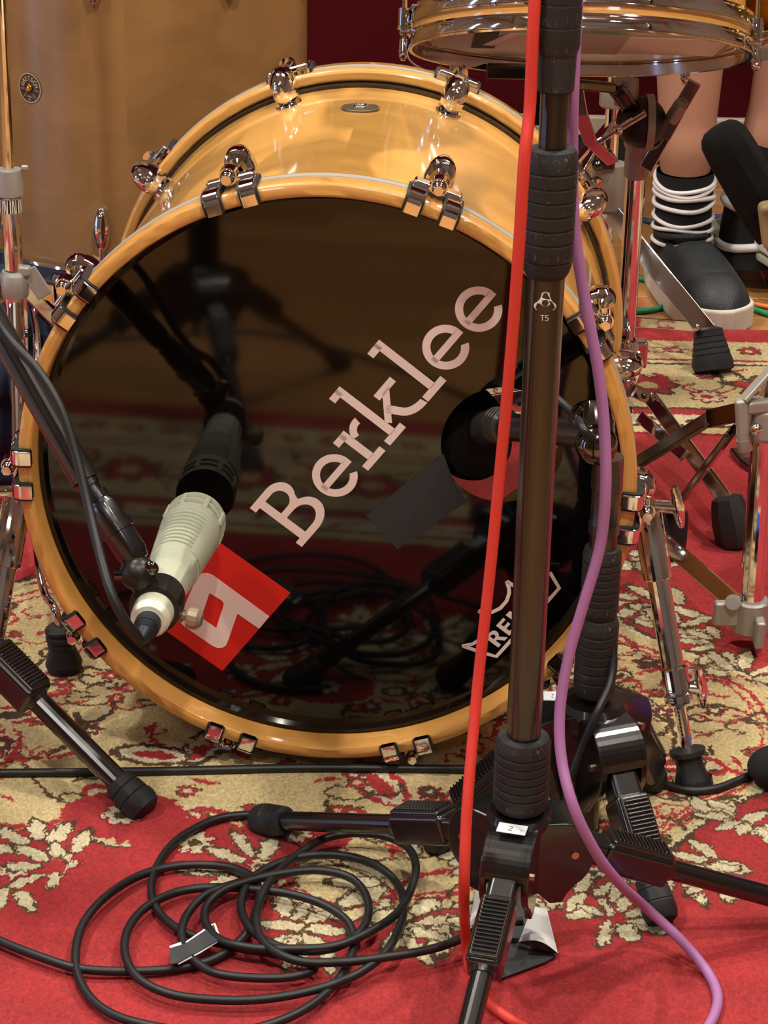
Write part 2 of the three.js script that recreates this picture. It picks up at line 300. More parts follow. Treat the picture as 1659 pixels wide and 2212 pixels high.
    for (let i = 0; i < 90; i++) { const x = -0.75 + 1.3 * r(), z = -2.35 + 0.85 * r(), s = 0.022 + 0.018 * r(), a = r() * 6.3; petal(g, x, z, s * 2.3, s * 1.15, a, i % 3 ? RED : BROWN); petal(g, x + Math.cos(a) * s * 0.15, z + Math.sin(a) * s * 0.15, s * 1.9, s * 0.8, a, PALE); petal(g, x + Math.cos(a) * s * 0.35, z + Math.sin(a) * s * 0.35, s * 1.3, s * 0.42, a, i % 2 ? RED : BROWN); }
    for (let i = 0; i < 1500; i++) {
      const x = -0.75 + 1.3 * r(), z = -2.35 + 0.85 * r(), k = r();
      if (k < 0.2) vine(g, x, z, 0.012 + 0.022 * r(), r, RED, 0.002 + 0.0016 * r());
      else if (k < 0.3) vine(g, x, z, 0.015 + 0.02 * r(), r, BROWN, 0.0024 + 0.003 * r());
      else if (k < 0.42) flower(g, x, z, 0.007 + 0.008 * r(), r, RED, r() < 0.5 ? CREAM : PALE, BROWN);
      else if (k < 0.5) flower(g, x, z, 0.008 + 0.01 * r(), r, BROWN, PALE, DARKRED);
      else if (k < 0.68) leaf(g, x, z, 0.015 + 0.02 * r(), r, RED);
      else if (k < 0.84) leaf(g, x, z, 0.015 + 0.022 * r(), r, BROWN);
      else leaf(g, x, z, 0.02 + 0.025 * r(), r, r() < 0.6 ? CREAM : PALE);
    }
    g.restore();
    // red bays cut into the rim of the medallion, with pale blossoms
    for (const [x, y, s] of [[60, 1850, 0.05], [130, 1865, 0.045], [25, 1880, 0.04], [265, 1760, 0.05], [420, 1820, 0.05], [560, 1870, 0.03], [640, 1800, 0.045]]) { const p = atY(x, y); g.fillStyle = RED; g.beginPath(); g.ellipse(p.x, p.z, s * 1.1, s * 0.8, 0, 0, 7); g.fill(); flower(g, p.x, p.z, s * 0.42, r, PALE, BROWN, DARKRED); }
    for (const [x, y, s] of [[90, 1840, 0.05], [140, 1870, 0.045], [560, 1872, 0.05], [860, 1905, 0.06], [930, 1870, 0.05], [950, 1960, 0.06], [850, 1995, 0.055], [700, 2010, 0.05], [620, 2000, 0.045], [1080, 1985, 0.05], [1240, 1950, 0.055], [1320, 1970, 0.05], [1200, 1985, 0.04], [1560, 1795, 0.055], [1620, 1765, 0.04], [1500, 1850, 0.06], [1460, 1870, 0.05], [1570, 1870, 0.055], [1330, 1990, 0.035], [1380, 1250, 0.06], [1400, 1300, 0.05], [1480, 1320, 0.06], [1440, 1360, 0.05], [1560, 1390, 0.045], [1600, 1470, 0.05], [1340, 1210, 0.05], [20, 1900, 0.05], [-80, 1870, 0.05], [1720, 1800, 0.05]]) { const p = atY(x, y); spray(g, p.x, p.z, s, r); }
  };
  const weave = (x0_, x1_, w, h, seed) => {
    const c = canvasOf(w, h, (g) => { const sx = w / (x1_ - x0_), sz = h / H; g.setTransform(sx, 0, 0, sz, -x0_ * sx, -RUG0 * sz); draw(g); });
    const g = c.getContext('2d'); g.setTransform(1, 0, 0, 1, 0, 0);
    const src = g.getImageData(0, 0, w, h).data, im = g.createImageData(w, h), d = im.data, q = 2048 / w * (x1_ - x0_) / 1.24;
    for (let y = 0, k = 0; y < h; y++) for (let x = 0; x < w; x++, k += 4) {
      // ragged tufts: the pattern is displaced a few millimetres by the pile
      const a = (N1(x * q / 5, y * 1.0 / 4) - 0.5) * 9 + (N2(x * q / 2, y / 2) - 0.5) * 6, b = (N3(x * q / 6, y / 5) - 0.5) * 5 + (N1(x * q / 2 + 91, y / 2) - 0.5) * 3;
      const X = Math.min(w - 1, Math.max(0, Math.round(x + a / q))), Y = Math.min(h - 1, Math.max(0, Math.round(y + b))), j = (Y * w + X) * 4;
      const t = N2(x * q / 1.6, y / 1.6), n = 0.86 + 0.2 * N3(x * q / 3, y / 2.4) + 0.12 * (N1(x * q / 70, y / 40) - 0.5) - (t < 0.13 ? 0.16 : 0);
      d[k] = src[j] * n; d[k + 1] = src[j + 1] * n; d[k + 2] = src[j + 2] * n; d[k + 3] = 255;
    }
    g.putImageData(im, 0, 0); return c;
  };
  const rug = thing('area_rug', 'red and cream floral patterned wool rug under the drum kit', 'rug', [0, 0, 0]);
  const lift = (x, z) => { const a = Math.exp(-(((x - 0.55) / 0.3) ** 2 + ((z + 2.3) / 0.3) ** 2)); return a * 0.0045 * Math.sin(x * 9 + z * 26) ; };
  const panel = (a, b, w, h, nx) => {
    const nz = 120, pos = [], uv = [], idx = [];
    for (let j = 0; j <= nz; j++) for (let i = 0; i <= nx; i++) { const x = a + (b - a) * i / nx, z = RUG0 + H * j / nz; pos.push(x, lift(x, z), z); uv.push(i / nx, 1 - j / nz); }
    for (let j = 0; j < nz; j++) for (let i = 0; i < nx; i++) { const p = j * (nx + 1) + i, q = p + nx + 1; idx.push(p, q, p + 1, p + 1, q, q + 1); }
    const n0 = pos.length / 3; // skirts down to the boards
    const edge = (list) => { for (let i = 0; i < list.length - 1; i++) { const [p, q] = [list[i], list[i + 1]], c = pos.length / 3; pos.push(pos[p * 3], pos[p * 3 + 1], pos[p * 3 + 2], pos[q * 3], pos[q * 3 + 1], pos[q * 3 + 2], pos[p * 3], FLOOR, pos[p * 3 + 2], pos[q * 3], FLOOR, pos[q * 3 + 2]); uv.push(uv[p * 2], uv[p * 2 + 1], uv[q * 2], uv[q * 2 + 1], uv[p * 2], uv[p * 2 + 1], uv[q * 2], uv[q * 2 + 1]); idx.push(c, c + 2, c + 1, c + 1, c + 2, c + 3); } };
    edge([...Array(nx + 1).keys()].reverse()); edge([...Array(nx + 1).keys()].map((i) => nz * (nx + 1) + i));
    if (a === x0) edge([...Array(nz + 1).keys()].map((j) => j * (nx + 1))); if (b === x1) edge([...Array(nz + 1).keys()].map((j) => j * (nx + 1) + nx).reverse());
    const g = new THREE.BufferGeometry(); g.setAttribute('position', new THREE.Float32BufferAttribute(pos, 3)); g.setAttribute('uv', new THREE.Float32BufferAttribute(uv, 2)); g.setIndex(idx); g.computeVertexNormals();
    const bump = tex(speckle, false, (b - a) / 0.11, H / 0.11);
    part('woven_panel', g, std({ map: tex(weave(a, b, w, h), true, 1, 1, false), roughness: 0.96, bumpMap: bump, bumpScale: 0.0022 }), rug);
  };
  panel(x0, -0.62, 1024, 1024, 40); panel(-0.62, 0.62, 2048, 2048, 120); panel(0.62, x1, 1024, 1024, 60);
}

// ---------------------------------------------------------------- the bass drum
const font = await new FontLoader().loadAsync('fonts/droid/droid_sans_bold.typeface.json');
const fontR = await new FontLoader().loadAsync('fonts/droid/droid_sans_regular.typeface.json');
const CY = 0.2817, HR = 0.27, DL = 0.49, HEADZ = -0.03;
const kick = thing('bass_drum', 'natural maple bass drum with glossy black front head, chrome claws and wooden hoops', 'drum', [-0.05227, 0, -1.7898]);
kick.rotation.set(-0.0125, -0.0625, 0, 'YXZ'); kick.updateMatrixWorld(true);
const toKick = kick.matrixWorld.clone().invert();
const headRay = (px, py, z = HEADZ) => { const o = camera.position.clone().applyMatrix4(toKick), d = ray(px, py).add(camera.position).applyMatrix4(toKick).sub(o); return o.addScaledVector(d, (z - o.z) / d.z); };
const headPt = (px, py) => { const p = headRay(px, py); return new THREE.Vector2(p.x, p.y - CY); };
{
  const ax = (g) => g.rotateX(Math.PI / 2).translate(0, CY, 0);            // lathe axis y becomes the drum axis z
  // shell
  part('shell', ax(lathe([[0.2465, -DL + 0.033], [0.254, -DL + 0.033], [0.254, -0.033], [0.2465, -0.033]], 128)), M.maple, kick);
  part('shell_lining', ax(lathe([[0.2462, -0.036], [0.2462, -DL + 0.036]], 96)), M.shellInside, kick);
  // hoops: flat band with rounded edges
  const hoopProf = (a, b) => { const o = [], R1 = HR, R0 = HR - 0.0125, e = 0.0045; for (let i = 0; i <= 6; i++) { const t = i / 6 * Math.PI / 2; o.push([R1 - e + e * Math.sin(t), a + e - e * Math.cos(t)]); } for (let i = 0; i <= 6; i++) { const t = i / 6 * Math.PI / 2; o.push([R1 - e + e * Math.cos(t), b - e + e * Math.sin(t)]); } for (let i = 0; i <= 4; i++) { const t = i / 4 * Math.PI / 2; o.push([R0 + 0.003 - 0.003 * Math.sin(t), b - 0.003 + 0.003 * Math.cos(t)]); } o.push([R0, a]); o.push(o[0]); return o; };
  for (const [a, b, nm] of [[-0.04, 0, 'front_hoop'], [-DL, -DL + 0.04, 'rear_hoop']]) {
    const h = part(nm, ax(lathe(hoopProf(a, b), 160, 0.7)), M.hoop, kick);
    const c = (a + b) / 2 + (nm === 'rear_hoop' ? 0.003 : -0.007);
    part('inlay', ax(lathe([[HR - 0.001, c - 0.0055], [HR + 0.0006, c - 0.005], [HR + 0.0006, c + 0.005], [HR - 0.001, c + 0.0055]], 160)), M.inlay, h, 'thin silver inlay line');
  }
  part('flesh_ring', ax(lathe([[0.2545, -0.052], [0.2572, -0.052], [0.2572, -0.03], [0.2545, -0.03]], 96)), M.black, kick);
  part('flesh_ring', ax(lathe([[0.2545, -DL + 0.03], [0.2572, -DL + 0.03], [0.2572, -DL + 0.052], [0.2545, -DL + 0.052]], 96)), M.black, kick);
  // front head with its port hole
  const hole = headPt(1085, 962);
  const s = new THREE.Shape(); s.absarc(0, 0, 0.2568, 0, Math.PI * 2); const hp = new THREE.Path(); hp.absarc(hole.x, hole.y, 0.0535, 0, Math.PI * 2, true); s.holes.push(hp);
  const head = part('front_head', new THREE.ExtrudeGeometry(s, { depth: 0.0006, bevelEnabled: false, curveSegments: 96 }).translate(0, CY, HEADZ - 0.0006), M.head, kick, 'glossy black drum head with a round port hole');
  part('collar', ax(lathe([[0.249, HEADZ + 0.0002], [0.2525, HEADZ + 0.004], [0.2558, HEADZ + 0.0035], [0.257, HEADZ]], 128)), M.head, head);
  part('batter_head', ax(lathe([[0, -DL + 0.03], [0.2568, -DL + 0.03], [0.2568, -DL + 0.0305], [0, -DL + 0.0305]], 96)), M.clearHead, kick, 'clear rear drum head');
  // printed marks on the head
  const print = (shapes, mat, name, z = 0.0004, label) => part(name, new THREE.ExtrudeGeometry(shapes, { depth: 0.0003, bevelEnabled: false, curveSegments: 20 }).translate(0, CY, HEADZ + z), mat, head, label);
  const poly = (pts, holes = []) => { const p = pts.map(([x, y]) => headPt(x, y)); const q = new THREE.Shape(p); for (const h of holes) q.holes.push(new THREE.Path(h.map(([x, y]) => headPt(x, y)))); return q; };
  const c1 = (a) => a.map(([x, y]) => [260 + x / 4.1475, 1080 + y / 4.1475]);
  // lettering: slab serif word, letters drawn from strokes (unit = cap height)
  const A0 = headPt(652, 1181), B0 = headPt(540, 1097), cap = A0.distanceTo(B0), up = B0.clone().sub(A0).normalize(), bx = new THREE.Vector2(up.y, -up.x);
  const LT = (x, y) => A0.clone().addScaledVector(bx, x * cap).addScaledVector(up, y * cap);
  const P = (a, holes = []) => { const q = new THREE.Shape(a.map((v) => LT(v[0], v[1]))); for (const h of holes) q.holes.push(new THREE.Path(h.map((v) => LT(v[0], v[1])))); return q; };
  const arc = (cx, cy, rx, ry, a0, a1, n = 28) => [...Array(n + 1).keys()].map((i) => { const a = (a0 + (a1 - a0) * i / n) * Math.PI / 180; return [cx + rx * Math.cos(a), cy + ry * Math.sin(a)]; });
  const bar = (xa, ya, xb, yb) => P([[xa, ya], [xb, ya], [xb, yb], [xa, yb]]);
  const word = [];
  // B
  word.push(P([[0, 0], [0.42, 0], ...arc(0.42, 0.28, 0.36, 0.28, -90, 62), ...arc(0.4, 0.765, 0.29, 0.235, -40, 90), [0, 1], [0, 0.885], [0.1, 0.885], [0.1, 0.115], [0, 0.115]],
    [[[0.235, 0.115], [0.235, 0.47], ...arc(0.4, 0.292, 0.235, 0.178, 90, -90)], [[0.235, 0.58], [0.235, 0.885], ...arc(0.39, 0.732, 0.165, 0.153, 90, -90)]]));
  const e = (cx) => { const cy = 0.335, R = 0.345, r = 0.225; word.push(P([...arc(cx, cy, R, R, 8, 322, 48), ...arc(cx, cy, r, r, 318, 8, 48)])); word.push(bar(cx - R + 0.06, cy - 0.055, cx + R - 0.005, cy + 0.05)); };
  e(1.255);
  // r
  word.push(bar(1.64, 0, 2.06, 0.115)); word.push(bar(1.78, 0.1, 1.91, 0.68)); word.push(bar(1.65, 0.565, 1.85, 0.68)); word.push(P([...arc(2.13, 0.42, 0.25, 0.26, 165, 78, 16), ...arc(2.13, 0.42, 0.135, 0.145, 78, 165, 16)]));
  // k
  word.push(bar(2.17, 0, 2.55, 0.115)); word.push(bar(2.295, 0.1, 2.425, 1.16)); word.push(bar(2.17, 1.045, 2.36, 1.16)); word.push(bar(2.63, 0.565, 3.02, 0.68));
  word.push(P([[2.41, 0.29], [2.47, 0.2], [2.9, 0.6], [2.74, 0.6]])); word.push(P([[2.54, 0.37], [2.64, 0.45], ...arc(3.05, 0.28, 0.3, 0.165, 200, 268, 10), [3.06, 0.0], ...arc(3.02, 0.28, 0.4, 0.28, 268, 205, 10)]));
  // l
  word.push(bar(3.08, 0, 3.51, 0.115)); word.push(bar(3.24, 0.1, 3.37, 1.16)); word.push(bar(3.09, 1.045, 3.3, 1.16));
  e(3.905); e(4.665);
  print(word, M.pink, 'lettering', 0.0004, 'pale pink slab serif lettering reading Berklee');
  // red square with a pale folded ribbon mark
  print([poly(c1([[1525, 830], [915, 1530], [100, 950], [710, 250]]))], M.red, 'red_square', 0.0003, 'red square print');
  print([poly(c1([[1335, 1040], [1245, 1150], [1050, 1015], [965, 1260], [948, 1300], [915, 1320], [870, 1322], [825, 1302], [570, 1125], [540, 1095], [533, 1060], [545, 1020], [672, 722], [690, 685], [725, 657], [780, 650], [830, 670]]), [c1([[800, 830], [905, 893], [926, 918], [924, 945], [860, 1145], [725, 1050]])])], std({ color: 0xeed6ce, roughness: 0.45 }), 'ribbon_mark', 0.0007, 'pale ribbon shaped mark');
  // crown mark at the lower right
  const c2 = ([x, y]) => headPt(940 + x / 5.184, 1180 + y / 5.184);
  const stroke = (pts, w) => { const p = pts.map(c2), L = [], Rr = []; for (let i = 0; i < p.length; i++) { const a = p[Math.max(0, i - 1)], b = p[Math.min(p.length - 1, i + 1)], t = b.clone().sub(a).normalize(); L.push(new THREE.Vector2(p[i].x - t.y * w / 2, p[i].y + t.x * w / 2)); Rr.push(new THREE.Vector2(p[i].x + t.y * w / 2, p[i].y - t.x * w / 2)); } return new THREE.Shape([...L, ...Rr.reverse()]); };
  const crown = [stroke([[320, 1118], [550, 1195], [685, 1232], [860, 1040], [1270, 600], [1390, 465], [1285, 290]], 0.0033),
    stroke([[300, 1115], [420, 1092], [500, 1040], [560, 960], [585, 880], [570, 810], [530, 755], [485, 722]], 0.003), stroke([[485, 722], [560, 735], [640, 735], [730, 690], [800, 610], [830, 520], [825, 460], [800, 390]], 0.0033), stroke([[800, 390], [880, 440], [960, 500], [1060, 500], [1150, 440], [1220, 340], [1285, 290]], 0.0033)];
  const f0 = c2([690, 1150]), f1 = c2([860, 965]), fd = f1.clone().sub(f0).normalize(), fu = new THREE.Vector2(-fd.y, fd.x);
  const letters = font.generateShapes('REMO', 0.0155).map((sh) => { const m = (v) => f0.clone().addScaledVector(fd, v.x * 1.15).addScaledVector(fu, v.y); const q = new THREE.Shape(sh.getPoints(8).map(m)); q.holes = sh.holes.map((h) => new THREE.Path(h.getPoints(8).map(m))); return q; });
  print([...crown, ...letters], M.pink, 'crown_mark', 0.0004, 'pale crown outline with block letters');
  // gaffer tape below the port hole
  print([poly([[790, 1112], [958, 980], [965, 1000], [985, 1050], [1008, 1085], [858, 1186]])], M.tape, 'tape_patch', 0.0004, 'dark grey tape patch');
  // air vent on top of the shell
  const bp = headRay(776, 217, -0.33), vent = new THREE.CylinderGeometry(0.0185, 0.0185, 0.0012, 40).translate(0, 0, 0);
  const va = -Math.asin((bp.x) / 0.256) ;
  const vent1 = part('vent_badge', merge([vent, new THREE.TorusGeometry(0.0175, 0.0007, 10, 40).rotateX(Math.PI / 2).translate(0, 0.0006, 0)]).translate(0, 0.2546, 0).rotateZ(va).translate(0, CY, -0.345), std({ color: 0x7d725a, metalness: 0.8, roughness: 0.4 }), kick, 'round metal air vent badge');
  part('grommet', merge([new THREE.TorusGeometry(0.006, 0.0014, 10, 28).rotateX(Math.PI / 2)]).translate(0, 0.2564, 0).rotateZ(va).translate(0, CY, -0.345), M.chrome, vent1);
  // claws, tension rods and lugs
  const prof = new THREE.Shape(); prof.moveTo(-0.033, 0.2706); prof.lineTo(-0.033, 0.2735); prof.quadraticCurveTo(-0.02, 0.2765, -0.003, 0.2752); prof.quadraticCurveTo(0.0052, 0.2742, 0.0054, 0.266); prof.lineTo(0.0048, 0.2575); prof.lineTo(0.0006, 0.2572); prof.lineTo(0.0006, 0.2665); prof.quadraticCurveTo(0, 0.2703, -0.004, 0.2706); prof.closePath();
  const prong = (x) => new THREE.ExtrudeGeometry(prof, { depth: 0.0115, bevelEnabled: true, bevelSize: 0.0009, bevelThickness: 0.001, bevelSegments: 2, curveSegments: 8 }).translate(0, 0, -0.00575).rotateY(-Math.PI / 2).translate(x, 0, 0);
  const gask = (x) => new THREE.ExtrudeGeometry(prof, { depth: 0.0165, bevelEnabled: false, curveSegments: 6 }).translate(0, 0, -0.00825).rotateY(-Math.PI / 2).scale(1, 0.9985, 0.985).translate(x, 0, -0.0003);
  const clawGeo = merge([prong(-0.0158), prong(0.0158), rbox(0.043, 0.0065, 0.014, 0.0025).translate(0, 0.2762, -0.026), new THREE.CylinderGeometry(0.0075, 0.0082, 0.012, 20).rotateX(Math.PI / 2).translate(0, 0.281, -0.022), new THREE.SphereGeometry(0.0062, 16, 12).translate(0, 0.281, -0.013)]);
  const gaskGeo = merge([gask(-0.0158), gask(0.0158)]);
  const rodGeo = merge([turn(V(0, 0.281, -0.014), V(0, 0.277, -0.078), [[0, 0.003], [0.03, 0.003], [0.0641, 0.003]], 14), new THREE.CylinderGeometry(0.0045, 0.0045, 0.007, 6).rotateX(Math.PI / 2).translate(0, 0.281, -0.0075)]);
  const lugGeo = merge([toCreasedNormals(new THREE.LatheGeometry([[0.0035, 0.002], [0.0075, 0], [0.0098, 0.002], [0.0112, 0.008], [0.0115, 0.016], [0.0102, 0.027], [0.0068, 0.036], [0.0028, 0.0405], [0, 0.0415]].map(([r, y]) => new THREE.Vector2(r, y)), 28), 0.9).rotateX(-Math.PI / 2).scale(1.18, 1.8, 1.12).translate(0, 0.2715, -0.064), new THREE.CylinderGeometry(0.0128, 0.0135, 0.003, 28).scale(1, 1, 1.55).translate(0, 0.2548, -0.084)]);
  const spin = (g, a) => g.rotateZ(-a).translate(0, CY, 0);
  const angles = [19, 56.5, 93.5, 130.5, 163, -161.5, -125.5, -90, -53.5, -17.5];
  for (const back of [false, true]) {
    const flip = (g) => back ? g.clone().rotateY(Math.PI).translate(0, 0, -DL) : g.clone();
    const cg = flip(clawGeo), gg = flip(gaskGeo), rg = flip(rodGeo), lg = flip(lugGeo);
    for (const d of angles) {
      const a = d * Math.PI / 180;
      const set = (m) => { m.rotation.z = -a; m.position.y = CY; return m; };
      const c = set(part('claw', cg, M.chrome, kick, back ? undefined : 'chrome double hook claw'));
      part('claw_gasket', gg, M.rubber, c); part('tension_rod', rg, M.chrome, c);
      set(part('lug', lg, M.chrome, kick));
    }
  }
  // spurs: sleeve, tube, wing nuts, thin rod and rubber foot
  const spur = (side) => {
    const top = side > 0 ? atZ(1398, 1112, -1.845) : atZ(36, 1082, -1.862);
    const ft = side > 0 ? atY(1497, 1694, 0) : atY(-66, 1690, 0);
    const at = (t) => top.clone().lerp(ft, t), L = top.distanceTo(ft);
    const u = ft.clone().sub(top).normalize();
    const g = wpart('spur', merge([turn(at(-0.02), at(0.235), [[0, 0.012], [0.003, 0.0135], [L * 0.25, 0.0135], [L * 0.255, 0.012]]), rod(at(0.2), at(0.6), 0.0103), turn(at(0.555), at(0.7), [[0, 0.0105], [0.002, 0.0128], [0.022, 0.0132], [0.025, 0.011], [0.027, 0.0132], [L * 0.13, 0.0132], [L * 0.145, 0.0105]]), rod(at(0.66), at(0.9), 0.0058), rbox(0.022, 0.04, 0.024, 0.007).translate(top.x - side * 0.014, top.y + 0.002, top.z)]), M.chrome, kick, 'chrome folding spur leg');
    wpart('spur_foot', turn(at(0.865), ft.clone(), [[0, 0.008], [0.001, 0.0165], [0.0055, 0.0165], [0.0065, 0.0125], [0.016, 0.0125], [0.03, 0.016], [0.036, 0.0185], [L * 0.135 - 0.006, 0.0185], [L * 0.135, 0.013]]), M.rubber, g, 'black rubber spur foot');
    const wing = (p, dir, len, lean) => { const q = p.clone().addScaledVector(dir, len); const w = V(lean, 1, 0).normalize(); return merge([rod(p, q, 0.0052, 0.006), turn(q.clone().addScaledVector(w, -0.02), q.clone().addScaledVector(w, 0.021), [[0, 0.0018], [0.004, 0.0036], [0.02, 0.0062], [0.037, 0.004], [0.041, 0.0034]])]); };
    wpart('wing_nut', merge([wing(top.clone().add(V(0, 0.012, 0.006)), V(side, 0, 0.15).normalize(), 0.026, -0.25 * side), wing(at(0.635), V(side, 0, 0.1).normalize(), 0.022, -0.18 * side)]), M.chrome, g);
  };
  spur(1); spur(-1);
}

// ---------------------------------------------------------------- microphone stands
// hub: centre of the casting; feet: floor points; ridged leg sockets, rubber feet
function tripod(root, hub, feet, opt = {}) {
  const k = opt.scale ?? 1, list = [];
  const cheek = new THREE.Shape(); cheek.moveTo(0.006, 0.034); cheek.lineTo(0.034, 0.033); cheek.quadraticCurveTo(0.058, 0.031, 0.063, 0.006); cheek.quadraticCurveTo(0.064, -0.016, 0.052, -0.026); cheek.quadraticCurveTo(0.042, -0.032, 0.036, -0.046); cheek.lineTo(0.026, -0.046); cheek.lineTo(0.006, -0.026); cheek.closePath();
  const cover = new THREE.Shape(); cover.moveTo(0.006, 0.034); cover.lineTo(0.034, 0.033); cover.quadraticCurveTo(0.058, 0.031, 0.063, 0.006); cover.lineTo(0.0575, 0.005); cover.quadraticCurveTo(0.053, 0.024, 0.034, 0.026); cover.lineTo(0.006, 0.026); cover.closePath();
  const bolts = [];
  const basis = (F) => { const d = F.clone().sub(hub).setY(0).normalize(); return new THREE.Matrix4().makeBasis(d, V(0, 1, 0), d.clone().cross(V(0, 1, 0))).setPosition(hub); };
  for (const F of feet) {
    const m = basis(F), ex = (s, w, z) => new THREE.ExtrudeGeometry(s, { depth: w, bevelEnabled: true, bevelSize: 0.0012, bevelThickness: 0.0012, bevelSegments: 2, curveSegments: 10 }).translate(0, 0, z - w / 2).scale(k, k, k).applyMatrix4(m);
    list.push(ex(cheek, 0.004, -0.0185), ex(cheek, 0.004, 0.0185), ex(cover, 0.034, 0));
    for (const s of [-1, 1]) bolts.push(new THREE.CylinderGeometry(0.0035, 0.0035, 0.003, 16).rotateX(Math.PI / 2).translate(0.046, 0.002, s * 0.0225).scale(k, k, k).applyMatrix4(m));
  }
  const up = (y) => hub.clone().add(V(0, y * k, 0));
  list.push(turn(up(-0.03), up(0.04), [[0, 0.02 * k], [0.004, 0.024 * k], [0.055 * k, 0.026 * k], [0.064 * k, 0.03 * k], [0.07 * k, 0.026 * k]]));
  const h = wpart('hub', merge(list), M.black, root, 'gloss black cast hub');
  for (const q of bolts) wpart('bolt', q, M.copper, h, 'dull copper bolt head');
  for (const F of feet) {
    const m = basis(F), d = V(1, 0, 0).transformDirection(m), side = V(0, 0, 1).transformDirection(m);
    const p = hub.clone().addScaledVector(d, 0.046 * k).add(V(0, 0.002 * k, 0)), u = F.clone().sub(p).normalize(), L = p.distanceTo(F), at = (s) => p.clone().addScaledVector(u, s);
    const nrm = side.clone().cross(u).normalize(); if (nrm.y < 0) nrm.negate();
    const g = wpart('leg', merge([rbox(0.026 * k, 0.05 * k, 0.024 * k, 0.005).translate(0, 0.022 * k, 0).applyMatrix4(frame(p, F, side)), rod(at(0.08 * k), at(L - 0.012), opt.tube ?? 0.0085)]), M.black, root);
    const s0 = (opt.socket ?? 0.03) * k, sl = (opt.socketLen ?? 0.068) * k;
    const S = frame(at(s0), F, side);
    wpart('leg_socket', merge([rbox(0.031 * k, sl, 0.03 * k, 0.005, 3).translate(0, sl / 2, 0).applyMatrix4(S), turn(at(s0 + sl - 0.002), at(s0 + sl + 0.004), [[0, 0.0125 * k], [0.006, 0.0105 * k]])]), M.black, g);
    const rz = nrm.dot(V(0, 0, 1).transformDirection(S)) > 0 ? 1 : -1, rid = [rbox(0.026 * k, sl * 0.9, 0.005, 0.0022).translate(0, sl * 0.5, rz * 0.0158 * k)];
    for (let i = 0; i < 14; i++) rid.push(rbox(0.022 * k, 0.0019, 0.004, 0.0009, 1).translate(0, sl * (0.13 + 0.74 * i / 13), rz * 0.0185 * k));
    wpart('grip_ridges', merge(rid).applyMatrix4(S), M.ridge, g, 'ridged grip pad');
    const fr = opt.footR ?? 0.0148, fl = 0.038;
    wpart('rubber_foot', turn(at(L - fl), at(L + 0.001), [[0, fr * 0.72], [0.001, fr * 0.86], [0.009, fr * 0.9], [0.0095, fr * 0.86], [0.011, fr * 0.93], [0.02, fr * 0.97], [0.0205, fr * 0.93], [0.022, fr], [0.031, fr], [0.036, fr * 0.9], [0.039, fr * 0.6]]), M.rubber, g, 'black rubber foot');
  }
}
// rubber sleeve with rings
function sleeve(a, b, r, rings = 6) {
  const L = a.distanceTo(b), p = [[0, r * 0.78], [0.001, r * 0.9], [0.006, r]];
  for (let i = 1; i <= rings; i++) { const y = 0.006 + (L - 0.018) * i / (rings + 0.6); p.push([y - 0.0012, r], [y, r * 0.955], [y + 0.0012, r]); }
  p.push([L - 0.008, r], [L - 0.002, r * 0.88], [L, r * 0.7]); return turn(a, b, p, 40);
}

